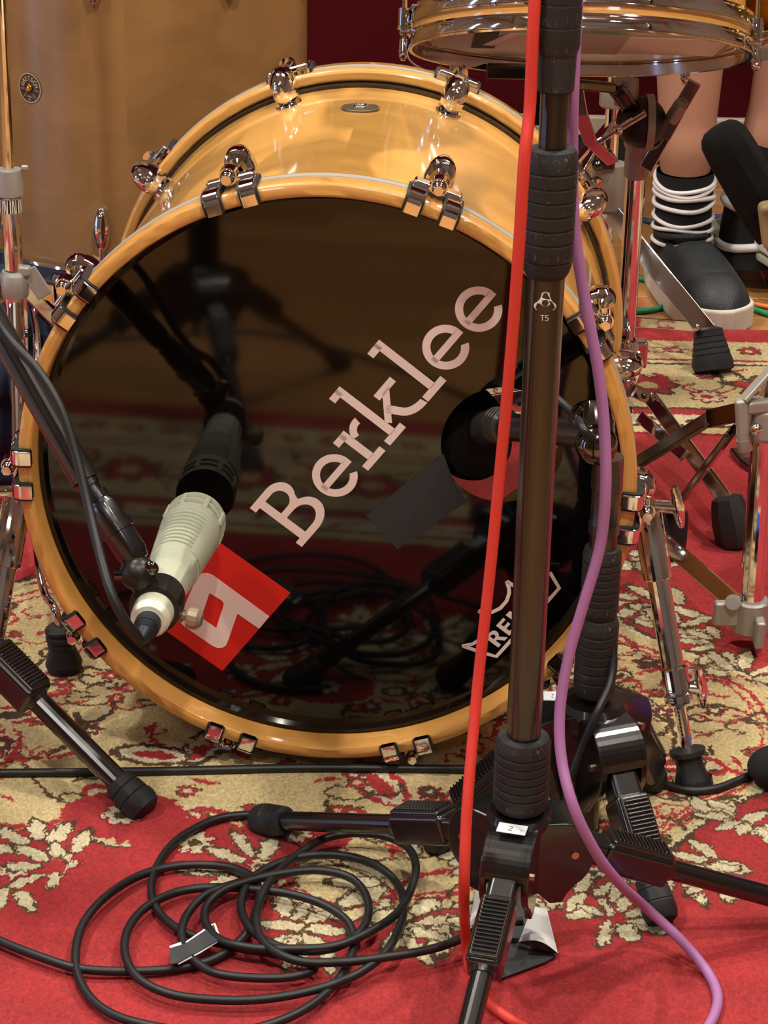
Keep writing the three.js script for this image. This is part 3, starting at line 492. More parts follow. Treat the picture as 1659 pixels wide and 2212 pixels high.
// tall stand in front of the drum
const HUB1 = atZ(1119, 1832, -1.5);
{
  const t = thing('microphone_stand', 'tall black microphone stand with red and purple cables, sticker reading 2 on its hub', 'stand', V(HUB1.x, 0, HUB1.z));
  const Lf = atY(556, 1780), dl = Lf.clone().sub(HUB1).setY(0), az = Math.atan2(dl.x, dl.z), R = dl.length();
  const foot = (a) => V(HUB1.x + Math.sin(az + a) * R, 0.004, HUB1.z + Math.cos(az + a) * R);
  tripod(t, HUB1, [foot(0), foot(2.06), foot(-2.2)], { socket: 0.032, socketLen: 0.07, scale: 0.88 });
  const P = (y) => V(HUB1.x, y, HUB1.z), yAt = (py) => atZ(1150, py, HUB1.z).y;
  wpart('sleeve', sleeve(P(yAt(1588)), P(HUB1.y + 0.036), 0.0215, 6), M.grip, t, 'worn black rubber sleeve');
  const y1 = yAt(560), y2 = yAt(318), y3 = yAt(160);
  wpart('lower_tube', rod(P(HUB1.y + 0.04), P(y1 + 0.01), 0.0132, 0.0132, 40), M.blackTube, t);
  wpart('clutch_grip', merge([sleeve(P(y2), P(y1 - 0.004), 0.0182, 6), turn(P(y1), P(y1 - 0.012), [[0, 0.0182], [0.008, 0.016], [0.012, 0.0136]])]), M.grip, t, 'worn black clutch grip');
  wpart('upper_tube', rod(P(y1), P(1.24), 0.0098, 0.0098, 32), M.blackTube, t);
  wpart('upper_grip', merge([turn(P(y3 - 0.012), P(y3 + 0.014), [[0, 0.0105], [0.002, 0.0128], [0.026, 0.0132]]), sleeve(P(y3 + 0.115), P(y3 + 0.012), 0.0152, 5)]), M.grip, t);
  // emblem on the tube and numbered sticker on the hub
  const e0 = atZ(1172, 640, HUB1.z), em = new THREE.Shape(); em.moveTo(-0.0028, 0.0065); em.quadraticCurveTo(0, 0.0088, 0.0028, 0.0065); em.quadraticCurveTo(0.003, 0.0015, 0.0075, -0.0015); em.quadraticCurveTo(0.0098, -0.0045, 0.006, -0.006); em.lineTo(-0.006, -0.006); em.quadraticCurveTo(-0.0098, -0.0045, -0.0075, -0.0015); em.quadraticCurveTo(-0.003, 0.0015, -0.0028, 0.0065);
  const eh = new THREE.Path(); eh.absarc(0, -0.0005, 0.0024, 0, 6.2832, true); em.holes.push(eh); const dot = new THREE.Shape(); dot.absarc(0, -0.0005, 0.0019, 0, 6.2832);
  const T5 = fontR.generateShapes('T5', 0.0042).map((s) => { const q = new THREE.Shape(s.getPoints(6).map((v) => new THREE.Vector2(v.x - 0.003, v.y - 0.0135))); q.holes = s.holes.map((h) => new THREE.Path(h.getPoints(6).map((v) => new THREE.Vector2(v.x - 0.003, v.y - 0.0135)))); return q; });
  const sg = new THREE.ShapeGeometry([em, dot, ...T5], 10), sp = sg.attributes.position;
  for (let i = 0; i < sp.count; i++) { const a = sp.getX(i) / 0.0134 - 0.05; sp.setXYZ(i, HUB1.x + Math.sin(a) * 0.01335, e0.y + sp.getY(i), HUB1.z + Math.cos(a) * 0.01335); }
  sg.computeVertexNormals(); wpart('emblem', sg, M.white, t, 'small white emblem on the tube');
  const st = canvasOf(256, 128, (g) => { g.fillStyle = '#e6eaee'; g.fillRect(0, 0, 256, 128); g.fillStyle = '#24262a'; g.font = '84px sans-serif'; g.fillText('2', 92, 94); g.fillRect(200, 72, 22, 6); });
  const sd = foot(-2.2).sub(HUB1).setY(0).normalize().add(foot(2.06).sub(HUB1).setY(0).normalize()).setY(0).normalize();
  const fd = foot(2.06).clone().sub(HUB1).setY(0).normalize();
  const c = HUB1.clone().addScaledVector(fd, 0.03).add(V(0, 0.0353, 0));
  const sb = rbox(0.0225, 0.0006, 0.0125, 0.0002, 1).rotateX(0.05); sb.rotateY(Math.atan2(fd.x, fd.z)); sb.translate(c.x, c.y, c.z);
  const uvb = sb.attributes.uv, pb = sb.attributes.position; const cs = Math.cos(-Math.atan2(fd.x, fd.z)), sn = Math.sin(-Math.atan2(fd.x, fd.z));
  for (let i = 0; i < pb.count; i++) { const dx = pb.getX(i) - c.x, dz = pb.getZ(i) - c.z, lx = dx * cs + dz * sn, lz = -dx * sn + dz * cs; uvb.setXY(i, 0.5 + lx / 0.0225, 0.5 - lz / 0.0125); }
  wpart('number_sticker', sb, std({ map: tex(st, true, 1, 1, false), roughness: 0.6 }), t, 'white sticker printed 2');
}

// low stand in front of the port hole
const HUB2 = atZ(1276, 1598, -1.685);
{
  const t = thing('microphone_stand', 'low black microphone stand with rubber grip before the port hole of the bass drum', 'stand', V(HUB2.x, 0, HUB2.z));
  tripod(t, HUB2, [atY(1432, 1992, 0.004), atY(922, 1826, 0.004), atY(1412, 1690, 0.004)], { socket: 0.03, socketLen: 0.062 });
  const P = (y) => V(HUB2.x, y, HUB2.z), yAt = (py) => atZ(1275, py, HUB2.z).y;
  wpart('lower_tube', turn(P(yAt(1792)), P(HUB2.y), [[0, 0.0125], [0.003, 0.0125], [0.004, 0.0115], [HUB2.y - yAt(1792), 0.0115]]), M.blackTube, t);
  wpart('sleeve', merge([sleeve(P(yAt(1180)), P(yAt(1335)), 0.0162, 7), sleeve(P(yAt(1330)), P(yAt(1500)), 0.0178, 6)]), M.grip, t);
  const yb = yAt(960);
  wpart('upper_tube', turn(P(yAt(1200)), P(yb - 0.01), [[0, 0.0115], [0.02, 0.0115], [0.021, 0.0128], [0.03, 0.0128], [0.032, 0.0118], [0.06, 0.0118], [0.061, 0.013], [0.075, 0.013], [yb - yAt(1200) - 0.01, 0.0125]]), M.blackTube, t);
  const B = atZ(1288, 960, HUB2.z + 0.012), B2 = atZ(1272, 905, HUB2.z - 0.012);
  wpart('swivel', merge([ball(B, 0.0172), turn(B.clone().add(V(0.002, -0.012, 0)), B2.clone().add(V(0.004, 0.012, 0)), [[0, 0.013], [0.01, 0.015], [0.03, 0.0155], [0.045, 0.012]]), ball(B2, 0.0155, 1.05, 1, 1)]), M.darkChrome, t, 'dark chrome ball swivel');
  const Q = atZ(1096, 922, -1.768), Q1 = atZ(1062, 918, -1.782);
  wpart('boom_arm', rod(B.clone().lerp(B2, 0.4), Q, 0.0122, 0.0118, 28), M.blackTube, t);
  wpart('knurled_collar', turn(Q.clone().lerp(B, -0.18), Q.clone().lerp(B, 0.12), [[0, 0.0125], [0.002, 0.015], [0.006, 0.0155], [0.0065, 0.0149], [0.01, 0.0155], [0.0105, 0.0149], [0.014, 0.0155], [0.0145, 0.0149], [0.018, 0.0155], [0.022, 0.0135]], 40), M.gunmetal, t, 'knurled metal collar');
  const st = canvasOf(128, 64, (g) => { g.fillStyle = '#dfe3e8'; g.fillRect(0, 0, 128, 64); g.fillStyle = '#24262a'; g.font = '44px sans-serif'; g.save(); g.translate(70, 18); g.rotate(Math.PI); g.fillText('2', -12, 0); g.restore(); });
  const c = atZ(1192, 1503, HUB2.z + 0.012), sb = new THREE.PlaneGeometry(0.014, 0.008).rotateX(-0.9).translate(c.x, c.y, c.z);
  wpart('number_sticker', merge([sb, rbox(0.0142, 0.0008, 0.0082, 0.0002, 1).rotateX(0.67).translate(c.x, c.y - 0.0007, c.z - 0.0003)]), std({ map: tex(st, true, 1, 1, false), roughness: 0.6 }), t, 'small white sticker printed 2');
  // the microphone in the port hole
  const m0 = atZ(1030, 978, -1.835);
  const m = thing('kick_microphone', 'black dynamic microphone pushed into the port hole of the bass drum', 'microphone', m0);
  const m1 = m0.clone().add(V(-0.012, 0.004, -0.11));
  wpart('body', turn(m0, m1, [[0, 0.024], [0.004, 0.029], [0.014, 0.0335], [0.03, 0.0355], [0.06, 0.035], [0.085, 0.031], [0.1, 0.025], [0.108, 0.014]], 40), std({ color: 0x050505, roughness: 0.9 }), m);
  wpart('mount', merge([rod(Q1, m0.clone().add(V(0.006, 0.018, -0.012)), 0.012, 0.016), ball(Q1, 0.0135), ball(m0.clone().add(V(0.004, 0.02, -0.004)), 0.0145)]), std({ color: 0x0a0a0a, roughness: 0.8 }), m);
}

// low stand at the left that holds the cream microphone
const HUB3 = atZ(-150, 1338, -1.84);
{
  const t = thing('microphone_stand', 'low black microphone stand whose boom arm holds the cream microphone, one leg on the rug', 'stand', V(HUB3.x, 0, HUB3.z));
  const F = atY(318, 1752, 0.004), d = F.clone().sub(HUB3).setY(0), az = Math.atan2(d.x, d.z), R = d.length(), foot = (a) => V(HUB3.x + Math.sin(az + a) * R, 0.004, HUB3.z + Math.cos(az + a) * R);
  tripod(t, HUB3, [F, foot(2.3), foot(-2.0)], { socket: 0.03, socketLen: 0.062, tube: 0.0105, footR: 0.0165 });
  const piv = V(-0.374, 0.545, -1.752);
  wpart('pole', merge([rod(HUB3, V(HUB3.x, piv.y, HUB3.z), 0.0105), rod(V(HUB3.x, piv.y, HUB3.z), piv, 0.009), ball(V(HUB3.x, piv.y, HUB3.z), 0.016)]), M.blackTube, t);
  wpart('sleeve', sleeve(V(HUB3.x, 0.25, HUB3.z), V(HUB3.x, 0.17, HUB3.z), 0.0178, 6), M.grip, t);
  const C = atZ(297, 1212, -1.628), A1 = atZ(184, 1038, -1.655);
  wpart('boom_arm', merge([rod(piv, A1, 0.0112, 0.0112, 28), ball(piv, 0.014), ball(piv.clone().add(piv.clone().sub(A1).normalize().multiplyScalar(0.06)), 0.012), rod(piv, piv.clone().add(piv.clone().sub(A1).normalize().multiplyScalar(0.06)), 0.0098)]), M.blackTube, t);
  const L = A1.distanceTo(C);
  wpart('mount_tube', turn(A1, C, [[0, 0.0085], [0.001, 0.0098], [0.006, 0.0098], [0.0065, 0.008], [0.012, 0.008], [0.0125, 0.0105], [0.019, 0.0105], [0.0195, 0.0095], [0.024, 0.012], [L * 0.56, 0.0125], [L * 0.565, 0.0142], [L * 0.64, 0.0142], [L * 0.645, 0.0128], [L * 0.9, 0.0125], [L, 0.01]], 32), M.black, t, 'gloss black threaded adaptor');
  const T = atZ(424, 1122, -1.803), E = atZ(322, 1342, -1.592), u = E.clone().sub(T).normalize(), at = (s) => T.clone().addScaledVector(u, s);
  const ring = at(0.178), sw = atZ(298, 1238, -1.622);
  const rg = wpart('clamp', merge([turn(at(0.162), at(0.192), [[0, 0.0165], [0.001, 0.0205], [0.009, 0.0215], [0.02, 0.0215], [0.029, 0.0205], [0.03, 0.0165]], 36), ball(sw, 0.0145, 1, 1, 1.05), rod(sw, ring.clone().add(V(-0.008, 0.012, 0)), 0.0115, 0.011), rod(sw.clone(), C, 0.011)]), std({ color: 0x24221f, roughness: 0.38, metalness: 0.4 }), t, 'dark metal microphone clamp');
  const kn = atZ(385, 1328, ring.z), kd = V(0.95, -0.12, 0.2).normalize();
  wpart('thumb_screw', merge([turn(kn, kn.clone().addScaledVector(kd, 0.02), [[0, 0.0055], [0.004, 0.0055], [0.0045, 0.0035], [0.008, 0.0035], [0.0085, 0.0085], [0.012, 0.0092], [0.0165, 0.0088], [0.02, 0.0055]], 14)]), std({ color: 0x9b8a76, roughness: 0.35, metalness: 0.4 }), rg, 'tan thumb screw');
  wpart('thumb_screw_plate', merge([ball(sw.clone().add(V(0.011, 0.007, 0.006)), 0.0065, 1, 1, 0.6), rod(sw.clone().add(V(-0.018, 0, 0.004)), sw.clone().add(V(-0.008, 0, 0.004)), 0.005)]), M.darkChrome, rg);
  // cream microphone pointing at the head
  const m = thing('studio_microphone', 'cream ribbed studio microphone aimed at the black drum head', 'microphone', E.clone());
  const prof = [[0, 0.0215], [0.0005, 0.0262], [0.003, 0.027], [0.0065, 0.027], [0.007, 0.0245], [0.013, 0.0245], [0.0135, 0.0268], [0.0165, 0.0268], [0.017, 0.0245], [0.024, 0.0243], [0.0245, 0.0265], [0.033, 0.0264], [0.0335, 0.0258]];
  for (let i = 0; i < 10; i++) { const s = 0.038 + i * 0.0068, r = 0.0262 - i * 0.00042; prof.push([s, r], [s + 0.0004, r - 0.0022], [s + 0.0028, r - 0.0023], [s + 0.003, r - 0.0002]); }
  prof.push([0.108, 0.0218], [0.1085, 0.0212], [0.132, 0.0196], [0.1325, 0.0192], [0.16, 0.0176], [0.2, 0.0163], [0.206, 0.0158], [0.2085, 0.0145]);
  wpart('body', turn(T, E, prof, 48), M.cream, m);
  const posts = []; for (let i = 0; i < 8; i++) { const a = i * Math.PI / 4 + 0.3, f = frame(T, E); posts.push(rbox(0.0045, 0.022, 0.003, 0.0008, 1).translate(0, 0.0145, 0.0262).rotateY(a).applyMatrix4(f)); }
  // smooth flank that interrupts the ribs
  const flank = []; for (const a of [0.72, 3.85]) { const fr = frame(T, E), q = new THREE.CylinderGeometry(0.0268, 0.0222, 0.072, 20, 1, true, a, 0.95).translate(0, 0, 0); q.rotateX(Math.PI).translate(0, 0.071, 0); flank.push(q.applyMatrix4(fr)); }
  wpart('grille_posts', merge(posts), M.cream, m); for (const q of flank) wpart('flank', q, M.cream, m);
  wpart('grille_mesh', turn(at(0.0065), at(0.025), [[0, 0.0252], [0.018, 0.025]], 40), std({ color: 0x9d9b88, roughness: 0.7, bumpMap: tex(speckle, false, 8, 2), bumpScale: 0.001 }), m);
  wpart('end_cap', turn(at(0.196), at(0.226), [[0, 0.0142], [0.001, 0.0162], [0.012, 0.0158], [0.017, 0.0135], [0.0175, 0.0105], [0.02, 0.0098]], 40), std({ color: 0xd8d6c2, roughness: 0.3 }), m);
  const cd = V(-0.18, -0.32, 0.9).normalize(), c0 = at(0.214), c1 = c0.clone().addScaledVector(u, 0.012);
  wpart('connector', turn(c0, c0.clone().addScaledVector(u, 0.036), [[0, 0.0104], [0.012, 0.0102], [0.0125, 0.0092], [0.016, 0.009], [0.0165, 0.0084], [0.02, 0.0082], [0.0205, 0.0074], [0.025, 0.007], [0.03, 0.0052], [0.036, 0.0032]], 28), std({ color: 0x2c3238, roughness: 0.45, metalness: 0.5 }), m, 'grey cable connector');
  const e = c0.clone().addScaledVector(u, 0.034);
  const pts = [e, atZ(296, 1372, -1.555), atZ(272, 1345, -1.552), atZ(240, 1280, -1.56), atZ(214, 1190, -1.59), atZ(190, 1090, -1.615), atZ(166, 990, -1.634), atZ(130, 880, -1.652), atZ(80, 798, -1.668), atZ(8, 718, -1.686), piv.clone().add(V(-0.005, 0.03, 0.02)), V(-0.42, 0.3, -1.76), V(-0.46, 0.02, -1.8), V(-0.7, 0.006, -1.7)];
  single('microphone_cable', sweep(pts, 0.004, 160, 12), M.cable, 'black cable running from the cream microphone up along the boom arm', 'cable', V(-0.7, 0, -1.7));
}

// stand on the floorboards in front of the rug, mirrored in the drum head
{
  const H = V(-0.36, 0.15, -0.88), t = thing('microphone_stand', 'black microphone stand on the floorboards beyond the rug, mirrored in the drum head', 'stand', V(H.x, FLOOR, H.z));
  const foot = (a, r = 0.26) => V(H.x + Math.sin(a) * r, FLOOR + 0.004, H.z + Math.cos(a) * r);
  tripod(t, H, [foot(2.7), foot(0.65), foot(-1.45)], { socket: 0.03, socketLen: 0.066 });
  const P = (y) => V(H.x, y, H.z);
  wpart('pole', merge([rod(P(H.y), P(0.62), 0.0132), rod(P(0.62), P(1.2), 0.0095)]), M.blackTube, t);
  wpart('sleeve', sleeve(P(0.28), P(H.y + 0.036), 0.0215, 6), M.grip, t); wpart('clutch_grip', sleeve(P(0.66), P(0.58), 0.018, 6), M.grip, t);
  single('floor_cable', sweep([V(-0.9, FLOOR + 0.005, -0.4), V(-0.6, FLOOR + 0.005, -0.62), V(-0.35, FLOOR + 0.005, -0.55), V(-0.12, FLOOR + 0.005, -0.68), V(0.1, FLOOR + 0.005, -0.86), V(0.3, FLOOR + 0.005, -0.7), V(0.8, FLOOR + 0.005, -0.3)], 0.0035, 100, 8), M.cable, 'black cable lying on the floorboards beyond the rug', 'cable', V(0, FLOOR, -0.6));
}

// ---------------------------------------------------------------- cables
{
  const K = 0.0036;
  const W = ([x, y, h]) => atY(x, y, h ?? K);
  // red and purple cables hanging down along the tall stand
  const zf = HUB1.z;
  single('red_cable', sweep([atZ(1160, -60, zf + 0.008), atZ(1152, 60, zf + 0.012), atZ(1144, 240, zf + 0.014), atZ(1134, 330, zf + 0.024), atZ(1122, 520, zf + 0.024), atZ(1104, 760, zf + 0.018), atZ(1080, 1020, zf + 0.014), atZ(1056, 1260, zf + 0.02), atZ(1030, 1500, zf + 0.035), atZ(1008, 1760, zf + 0.075), atZ(1003, 1900, zf + 0.09), atY(1006, 2020, 0.03), atY(1014, 2090, K), atY(1060, 2170, K), atY(1150, 2230, K), atY(1300, 2300, K)], 0.0042, 140, 12), M.redCable, 'bright red cable hanging down along the tall microphone stand', 'cable', V(HUB1.x, 0, HUB1.z));
  single('purple_cable', sweep([atZ(1250, -60, zf - 0.012), atZ(1243, 80, zf - 0.014), atZ(1238, 200, zf - 0.012), atZ(1236, 330, zf - 0.02), atZ(1240, 480, zf - 0.022), atZ(1262, 640, zf - 0.02), atZ(1292, 800, zf - 0.015), atZ(1305, 920, zf - 0.01), atZ(1308, 1060, zf), atZ(1296, 1180, zf), atZ(1262, 1300, zf + 0.004), atZ(1228, 1420, zf + 0.01), atZ(1209, 1540, zf + 0.02), atZ(1213, 1640, zf + 0.035), atZ(1238, 1740, zf + 0.055), atZ(1285, 1838, zf + 0.05), atZ(1338, 1908, zf + 0.03), atY(1400, 1965, 0.045), atY(1470, 2030, 0.022), atY(1525, 2095, 0.006), atY(1550, 2150, K), atY(1540, 2200, K), atY(1505, 2250, K), atY(1420, 2330, K)], 0.0042, 180, 12), M.purpleCable, 'lilac purple cable looping down from the tall microphone stand to the rug', 'cable', V(HUB1.x + 0.05, 0, HUB1.z));
  // coiled black cable on the rug
  const coil = [[-60, 2005], [0, 2033], [90, 2068], [170, 2092], [280, 2098], [380, 2092], [460, 2072], [520, 2030], [552, 1975], [560, 1925], [540, 1892], [495, 1873], [430, 1868], [370, 1872], [300, 1892], [225, 1940], [180, 1995], [164, 2050], [168, 2105], [195, 2155], [245, 2192], [320, 2215], [430, 2230], [540, 2224], [640, 2190], [710, 2140], [752, 2080], [764, 2030], [750, 1990], [700, 1955], [630, 1932], [540, 1920], [460, 1917], [390, 1925], [330, 1950], [290, 1985], [270, 2030], [276, 2080], [305, 2118], [370, 2148], [470, 2160], [570, 2158], [680, 2138], [770, 2105], [830, 2060], [862, 2005], [872, 1950], [855, 1905], [810, 1868], [740, 1848], [665, 1848], [600, 1865], [550, 1893], [525, 1930], [522, 1970], [545, 2010], [590, 2040], [650, 2054], [720, 2048], [770, 2020], [795, 1980], [788, 1930], [755, 1895], [690, 1880], [620, 1885], [540, 1902], [480, 1925], [445, 1960], [446, 1998], [475, 2030], [540, 2047], [620, 2050], [720, 2044], [800, 2012], [860, 1970], [890, 1915], [898, 1868], [880, 1830], [830, 1806], [760, 1800], [700, 1812], [640, 1848], [590, 1895], [560, 1950], [555, 2000], [575, 2040], [640, 2075], [740, 2078], [850, 2065], [940, 2048], [1000, 2026], [1060, 1995], [1130, 1990]];
  const cp = coil.map(([x, y], i) => atY(x, y, K + 0.0012 + 0.00012 * i + 0.0032 * (0.5 + 0.5 * Math.sin(i * 0.9))));
  single('coiled_cable', sweep(cp, K, 700, 10), M.cable, 'black cable coiled in loose overlapping loops on the red rug', 'cable', V(-0.1, 0, -1.55));
  single('coiled_cable', sweep([[640, 1770], [560, 1760], [480, 1766], [420, 1790], [370, 1826], [338, 1875], [327, 1920], [338, 1962], [375, 2000], [430, 2026], [510, 2046], [600, 2062], [680, 2090], [640, 2108], [540, 2112], [460, 2100], [410, 2065], [392, 2020], [405, 1975], [450, 1930], [520, 1905]].map(([x, y], i) => W([x, y, 0.0045 + 0.0004 * i])), K, 260, 10), M.cable, 'black cable passing under the rubber foot of the tall stand into the coil', 'cable', V(-0.15, 0, -1.6));
  // long cable across the rug in front of the drum
  single('floor_cable', sweep([[-80, 1672], [0, 1670], [200, 1668], [420, 1664], [650, 1659], [850, 1660], [1020, 1662], [1200, 1668], [1330, 1668], [1420, 1690], [1490, 1708], [1545, 1704], [1600, 1684], [1660, 1655], [1740, 1620]].map(W), 0.004, 160, 10), M.cable, 'black cable running straight across the rug under the front of the bass drum', 'cable', V(0, 0, -1.75));
  // cable down the low stand
  const z2 = HUB2.z;
  single('stand_cable', sweep([atZ(1120, 868, -1.77), atZ(1180, 850, -1.75), atZ(1235, 890, -1.72), atZ(1262, 930, z2 + 0.03), atZ(1318, 1000, z2 - 0.015), atZ(1322, 1120, z2 - 0.018), atZ(1318, 1260, z2 - 0.01), atZ(1324, 1380, z2 + 0.005), atZ(1322, 1460, z2 + 0.02), atZ(1290, 1540, z2 + 0.045), atZ(1255, 1620, z2 + 0.05), atZ(1230, 1690, z2 + 0.055), atY(1205, 1760, 0.02), atY(1150, 1790, 0.005), atY(1000, 1800, K)], 0.0036, 140, 10), M.cable, 'black cable trailing down the low stand by the port hole', 'cable', V(HUB2.x, 0, HUB2.z));
  // cables on the floorboards behind
  const fb = (a) => a.map(([x, y]) => atY(x, y, FLOOR + 0.0045));
  single('green_cable', sweep(fb([[1340, 600], [1382, 602], [1420, 612], [1448, 636], [1436, 660], [1400, 671], [1350, 672], [1290, 668]]), 0.0045, 80, 8), M.greenCable, 'green cable looped on the floorboards behind the snare stand', 'cable', V(0.4, FLOOR, -3.1));
  single('green_cable', sweep(fb([[1560, 640], [1608, 660], [1640, 672], [1700, 690], [1800, 700]]), 0.0045, 40, 8), M.greenCable, 'green cable on the floorboards beside the toe of the slip-on shoe', 'cable', V(0.55, FLOOR, -3.1));
  single('orange_cable', sweep(fb([[1560, 630], [1612, 652], [1650, 661], [1720, 672], [1800, 676]]), 0.0035, 40, 8), M.orangeCable, 'orange cable on the floorboards beside the slip-on shoe', 'cable', V(0.55, FLOOR, -3.12));
  single('blue_cable', sweep(fb([[1280, 452], [1340, 455], [1400, 478], [1440, 482], [1520, 470], [1640, 468]]), 0.005, 60, 8), M.blueCable, 'dark blue cable on the floorboards behind the shoes', 'cable', V(0.45, FLOOR, -3.6));
}

// ---------------------------------------------------------------- snare drum and its stand
{
  const C = atZ(1252, 118, -2.46);
  const t = thing('snare_drum', 'maple snare drum with chrome hoops, tilted so its wired underside shows', 'drum', C);
  t.rotation.set(-0.345, 0, -0.012); t.updateMatrixWorld(true);
  const R = 0.178;
  part('shell', lathe([[R - 0.006, 0.014], [R, 0.014], [R, 0.135], [R - 0.006, 0.135]], 96), M.maple, t);
  const hoop = (y0, y1, r = 0.1868) => lathe([[r - 0.003, y0], [r + 0.001, y0 - 0.0005], [r + 0.002, y0 + 0.0015], [r, y0 + 0.003], [r, y1 - 0.003], [r + 0.002, y1 - 0.0015], [r + 0.001, y1 + 0.0005], [r - 0.003, y1], [r - 0.003, y0]], 128, 0.9);
  part('bottom_hoop', merge([hoop(0, 0.0165), lathe([[0.179, 0.0158], [0.187, 0.0158], [0.187, 0.017], [0.179, 0.017]], 96)]), M.chrome, t, 'chrome bottom hoop');
  part('wood_ring', lathe([[0.178, 0.017], [0.184, 0.017], [0.185, 0.0215], [0.184, 0.026], [0.178, 0.026]], 96, 0.9), M.hoop, t);
  part('shell_band', hoop(0.026, 0.0435), M.chrome, t, 'second chrome band above the hoop');
  part('top_hoop', merge([hoop(0.128, 0.146)]), M.chrome, t); part('batter_head', lathe([[0, 0.137], [0.182, 0.137], [0.182, 0.138], [0, 0.138]], 64), M.coated, t);
  const rh = part('snare_side_head', lathe([[0, 0.0155], [0.183, 0.0155], [0.183, 0.0162], [0, 0.0162]], 96), phy({ color: 0xf2f0ea, roughness: 0.45, transmission: 0.55, thickness: 0 }), t, 'silvery translucent bottom head');
  const wires = []; for (let i = 0; i < 20; i++) wires.push(rod(V(-0.155, 0.0125, -0.062 + i * 0.0062), V(0.155, 0.0125, -0.062 + i * 0.0062), 0.0016, 0.0016, 8));
  const sw = part('snare_wires', merge(wires), M.wire, t, 'silver snare wires'); sw.userData.kind = 'stuff';
  part('wire_plate', merge([rbox(0.014, 0.0016, 0.11, 0.0006).translate(-0.155, 0.0122, 0), rbox(0.014, 0.0016, 0.11, 0.0006).translate(0.155, 0.0072, 0)].slice(0, 1)), M.nickel, t); part('wire_plate', rbox(0.014, 0.0016, 0.11, 0.0006).translate(0.155, 0.0122, 0), M.nickel, t);
  part('tape_strip', rbox(0.026, 0.0008, 0.13, 0.0003, 1).translate(-0.105, 0.0102, 0.02), M.tape, t, 'dark tape strip'); part('tape_strip', rbox(0.012, 0.0008, 0.1, 0.0003, 1).rotateY(0.25).translate(-0.088, 0.0096, 0.03), M.white, t); part('tape_strip', rbox(0.05, 0.0008, 0.15, 0.0003, 1).translate(0.022, 0.0102, 0.01), std({ color: 0xa9a6a0, roughness: 0.7 }), t, 'pale grey tape strip');
  for (const dg of [1, 97, 181, 226, 270, 314]) {
    const a = dg * Math.PI / 180, x = Math.cos(a) * 0.1935, z = Math.sin(a) * 0.1935;
    const g = part('tension_rod', merge([rod(V(x, -0.012, z), V(x, 0.13, z), 0.0028, 0.0028, 12), new THREE.CylinderGeometry(0.0068, 0.0068, 0.019, 20).translate(x, 0.035, z), new THREE.CylinderGeometry(0.0078, 0.0078, 0.003, 20).translate(x, 0.0235, z), new THREE.CylinderGeometry(0.0048, 0.0055, 0.014, 12).translate(x, 0.004, z), new THREE.SphereGeometry(0.0052, 12, 8).translate(x, -0.006, z)]), M.chrome, t);
    part('hoop_ear', rbox(0.016, 0.005, 0.012, 0.002).translate(x * 0.985, 0.0185, z * 0.985), M.chrome, g);
  }
  const loop = new THREE.CatmullRomCurve3([V(-0.17, 0.006, 0.02), V(-0.186, 0.0, 0.03), V(-0.188, -0.014, 0.034), V(-0.172, -0.026, 0.036), V(-0.156, -0.026, 0.034), V(-0.152, -0.018, 0.034)]);
  const lp = loop.getPoints(30), sh = []; for (let i = 0; i < 30; i++) sh.push(strip(lp[i], lp[i + 1].clone().lerp(lp[i], -0.15), 0.008, 0.0007, V(0, 0.1, 1), 0.0003));
  part('strap_loop', merge(sh), M.nickel, t, 'curled metal snare strap');

  wpart('throw_off', rbox(0.05, 0.016, 0.02, 0.004).translate(atZ(1096, 154, -2.6).x, atZ(1096, 154, -2.6).y, -2.6), M.black, t, 'black throw-off lever block');
  { const ga = atZ(1163, 120, -2.5), gb = atZ(1160, 268, -2.5), gl = ga.distanceTo(gb), gp = []; for (let i = 0; i < 22; i++) gp.push([gl * i / 22, 0.0075], [gl * (i + 0.5) / 22, 0.0092], [gl * (i + 0.95) / 22, 0.0075]); wpart('gooseneck', turn(ga, gb, gp, 16), M.rubber, t, 'short ribbed black gooseneck'); }

  // brass drum standing beside it
  const D = atZ(1845, 92, -2.62), b = thing('brass_drum', 'brass shelled drum with chrome rim beside the snare drum', 'drum', D);
  b.rotation.set(-0.3, 0, 0.12); b.updateMatrixWorld(true);
  part('shell', lathe([[0.148, 0.01], [0.152, 0.01], [0.152, 0.03], [0.1535, 0.036], [0.1535, 0.06], [0.152, 0.066], [0.152, 0.13], [0.148, 0.13]], 96), M.brass, b);
  part('rim', merge([hoop(0, 0.015, 0.1605), hoop(0.125, 0.14, 0.1605)].slice(0, 1)), M.chrome, b); part('top_rim', hoop(0.125, 0.14, 0.1605), M.black, b);
  part('lower_head', lathe([[0, 0.008], [0.157, 0.008], [0.157, 0.0088], [0, 0.0088]], 64), M.clearHead, b); part('support_post', rod(V(0.06, 0.0, 0), V(0.12, -0.56, -0.18), 0.01), M.chrome, b);

  // stand: basket, ball joint, tube, tripod
  const sx = 0.289, sz = -2.585, s = thing('snare_stand', 'chrome snare stand with black ball joint and flat tripod legs', 'stand', [sx, 0, sz]);
  const zb = sz + 0.03, J = atZ(1385, 264, zb);
  const yA = (py) => atZ(1365, py, sz).y;
  wpart('main_tube', rod(V(sx, yA(845), sz), V(sx, yA(372), sz), 0.0118, 0.0118, 28), M.chrome, s, 'bright chrome tube');
  wpart('yoke_post', turn(V(sx - 0.02, J.y + 0.02, zb), V(sx - 0.02, J.y + 0.05, zb), [[0, 0.014], [0.03, 0.013]]), M.nickel, s);
  const neck = wpart('neck_casting', merge([turn(V(sx, yA(378), sz), V(sx, yA(300), sz + 0.012), [[0, 0.0135], [0.001, 0.0148], [0.036, 0.015], [0.04, 0.017], [0.06, 0.0205]])]), M.nickel, s, 'satin metal casting');
  wpart('ball_joint', ball(J, 0.0295), std({ color: 0x141414, roughness: 0.5 }), s, 'black rubbery ball');
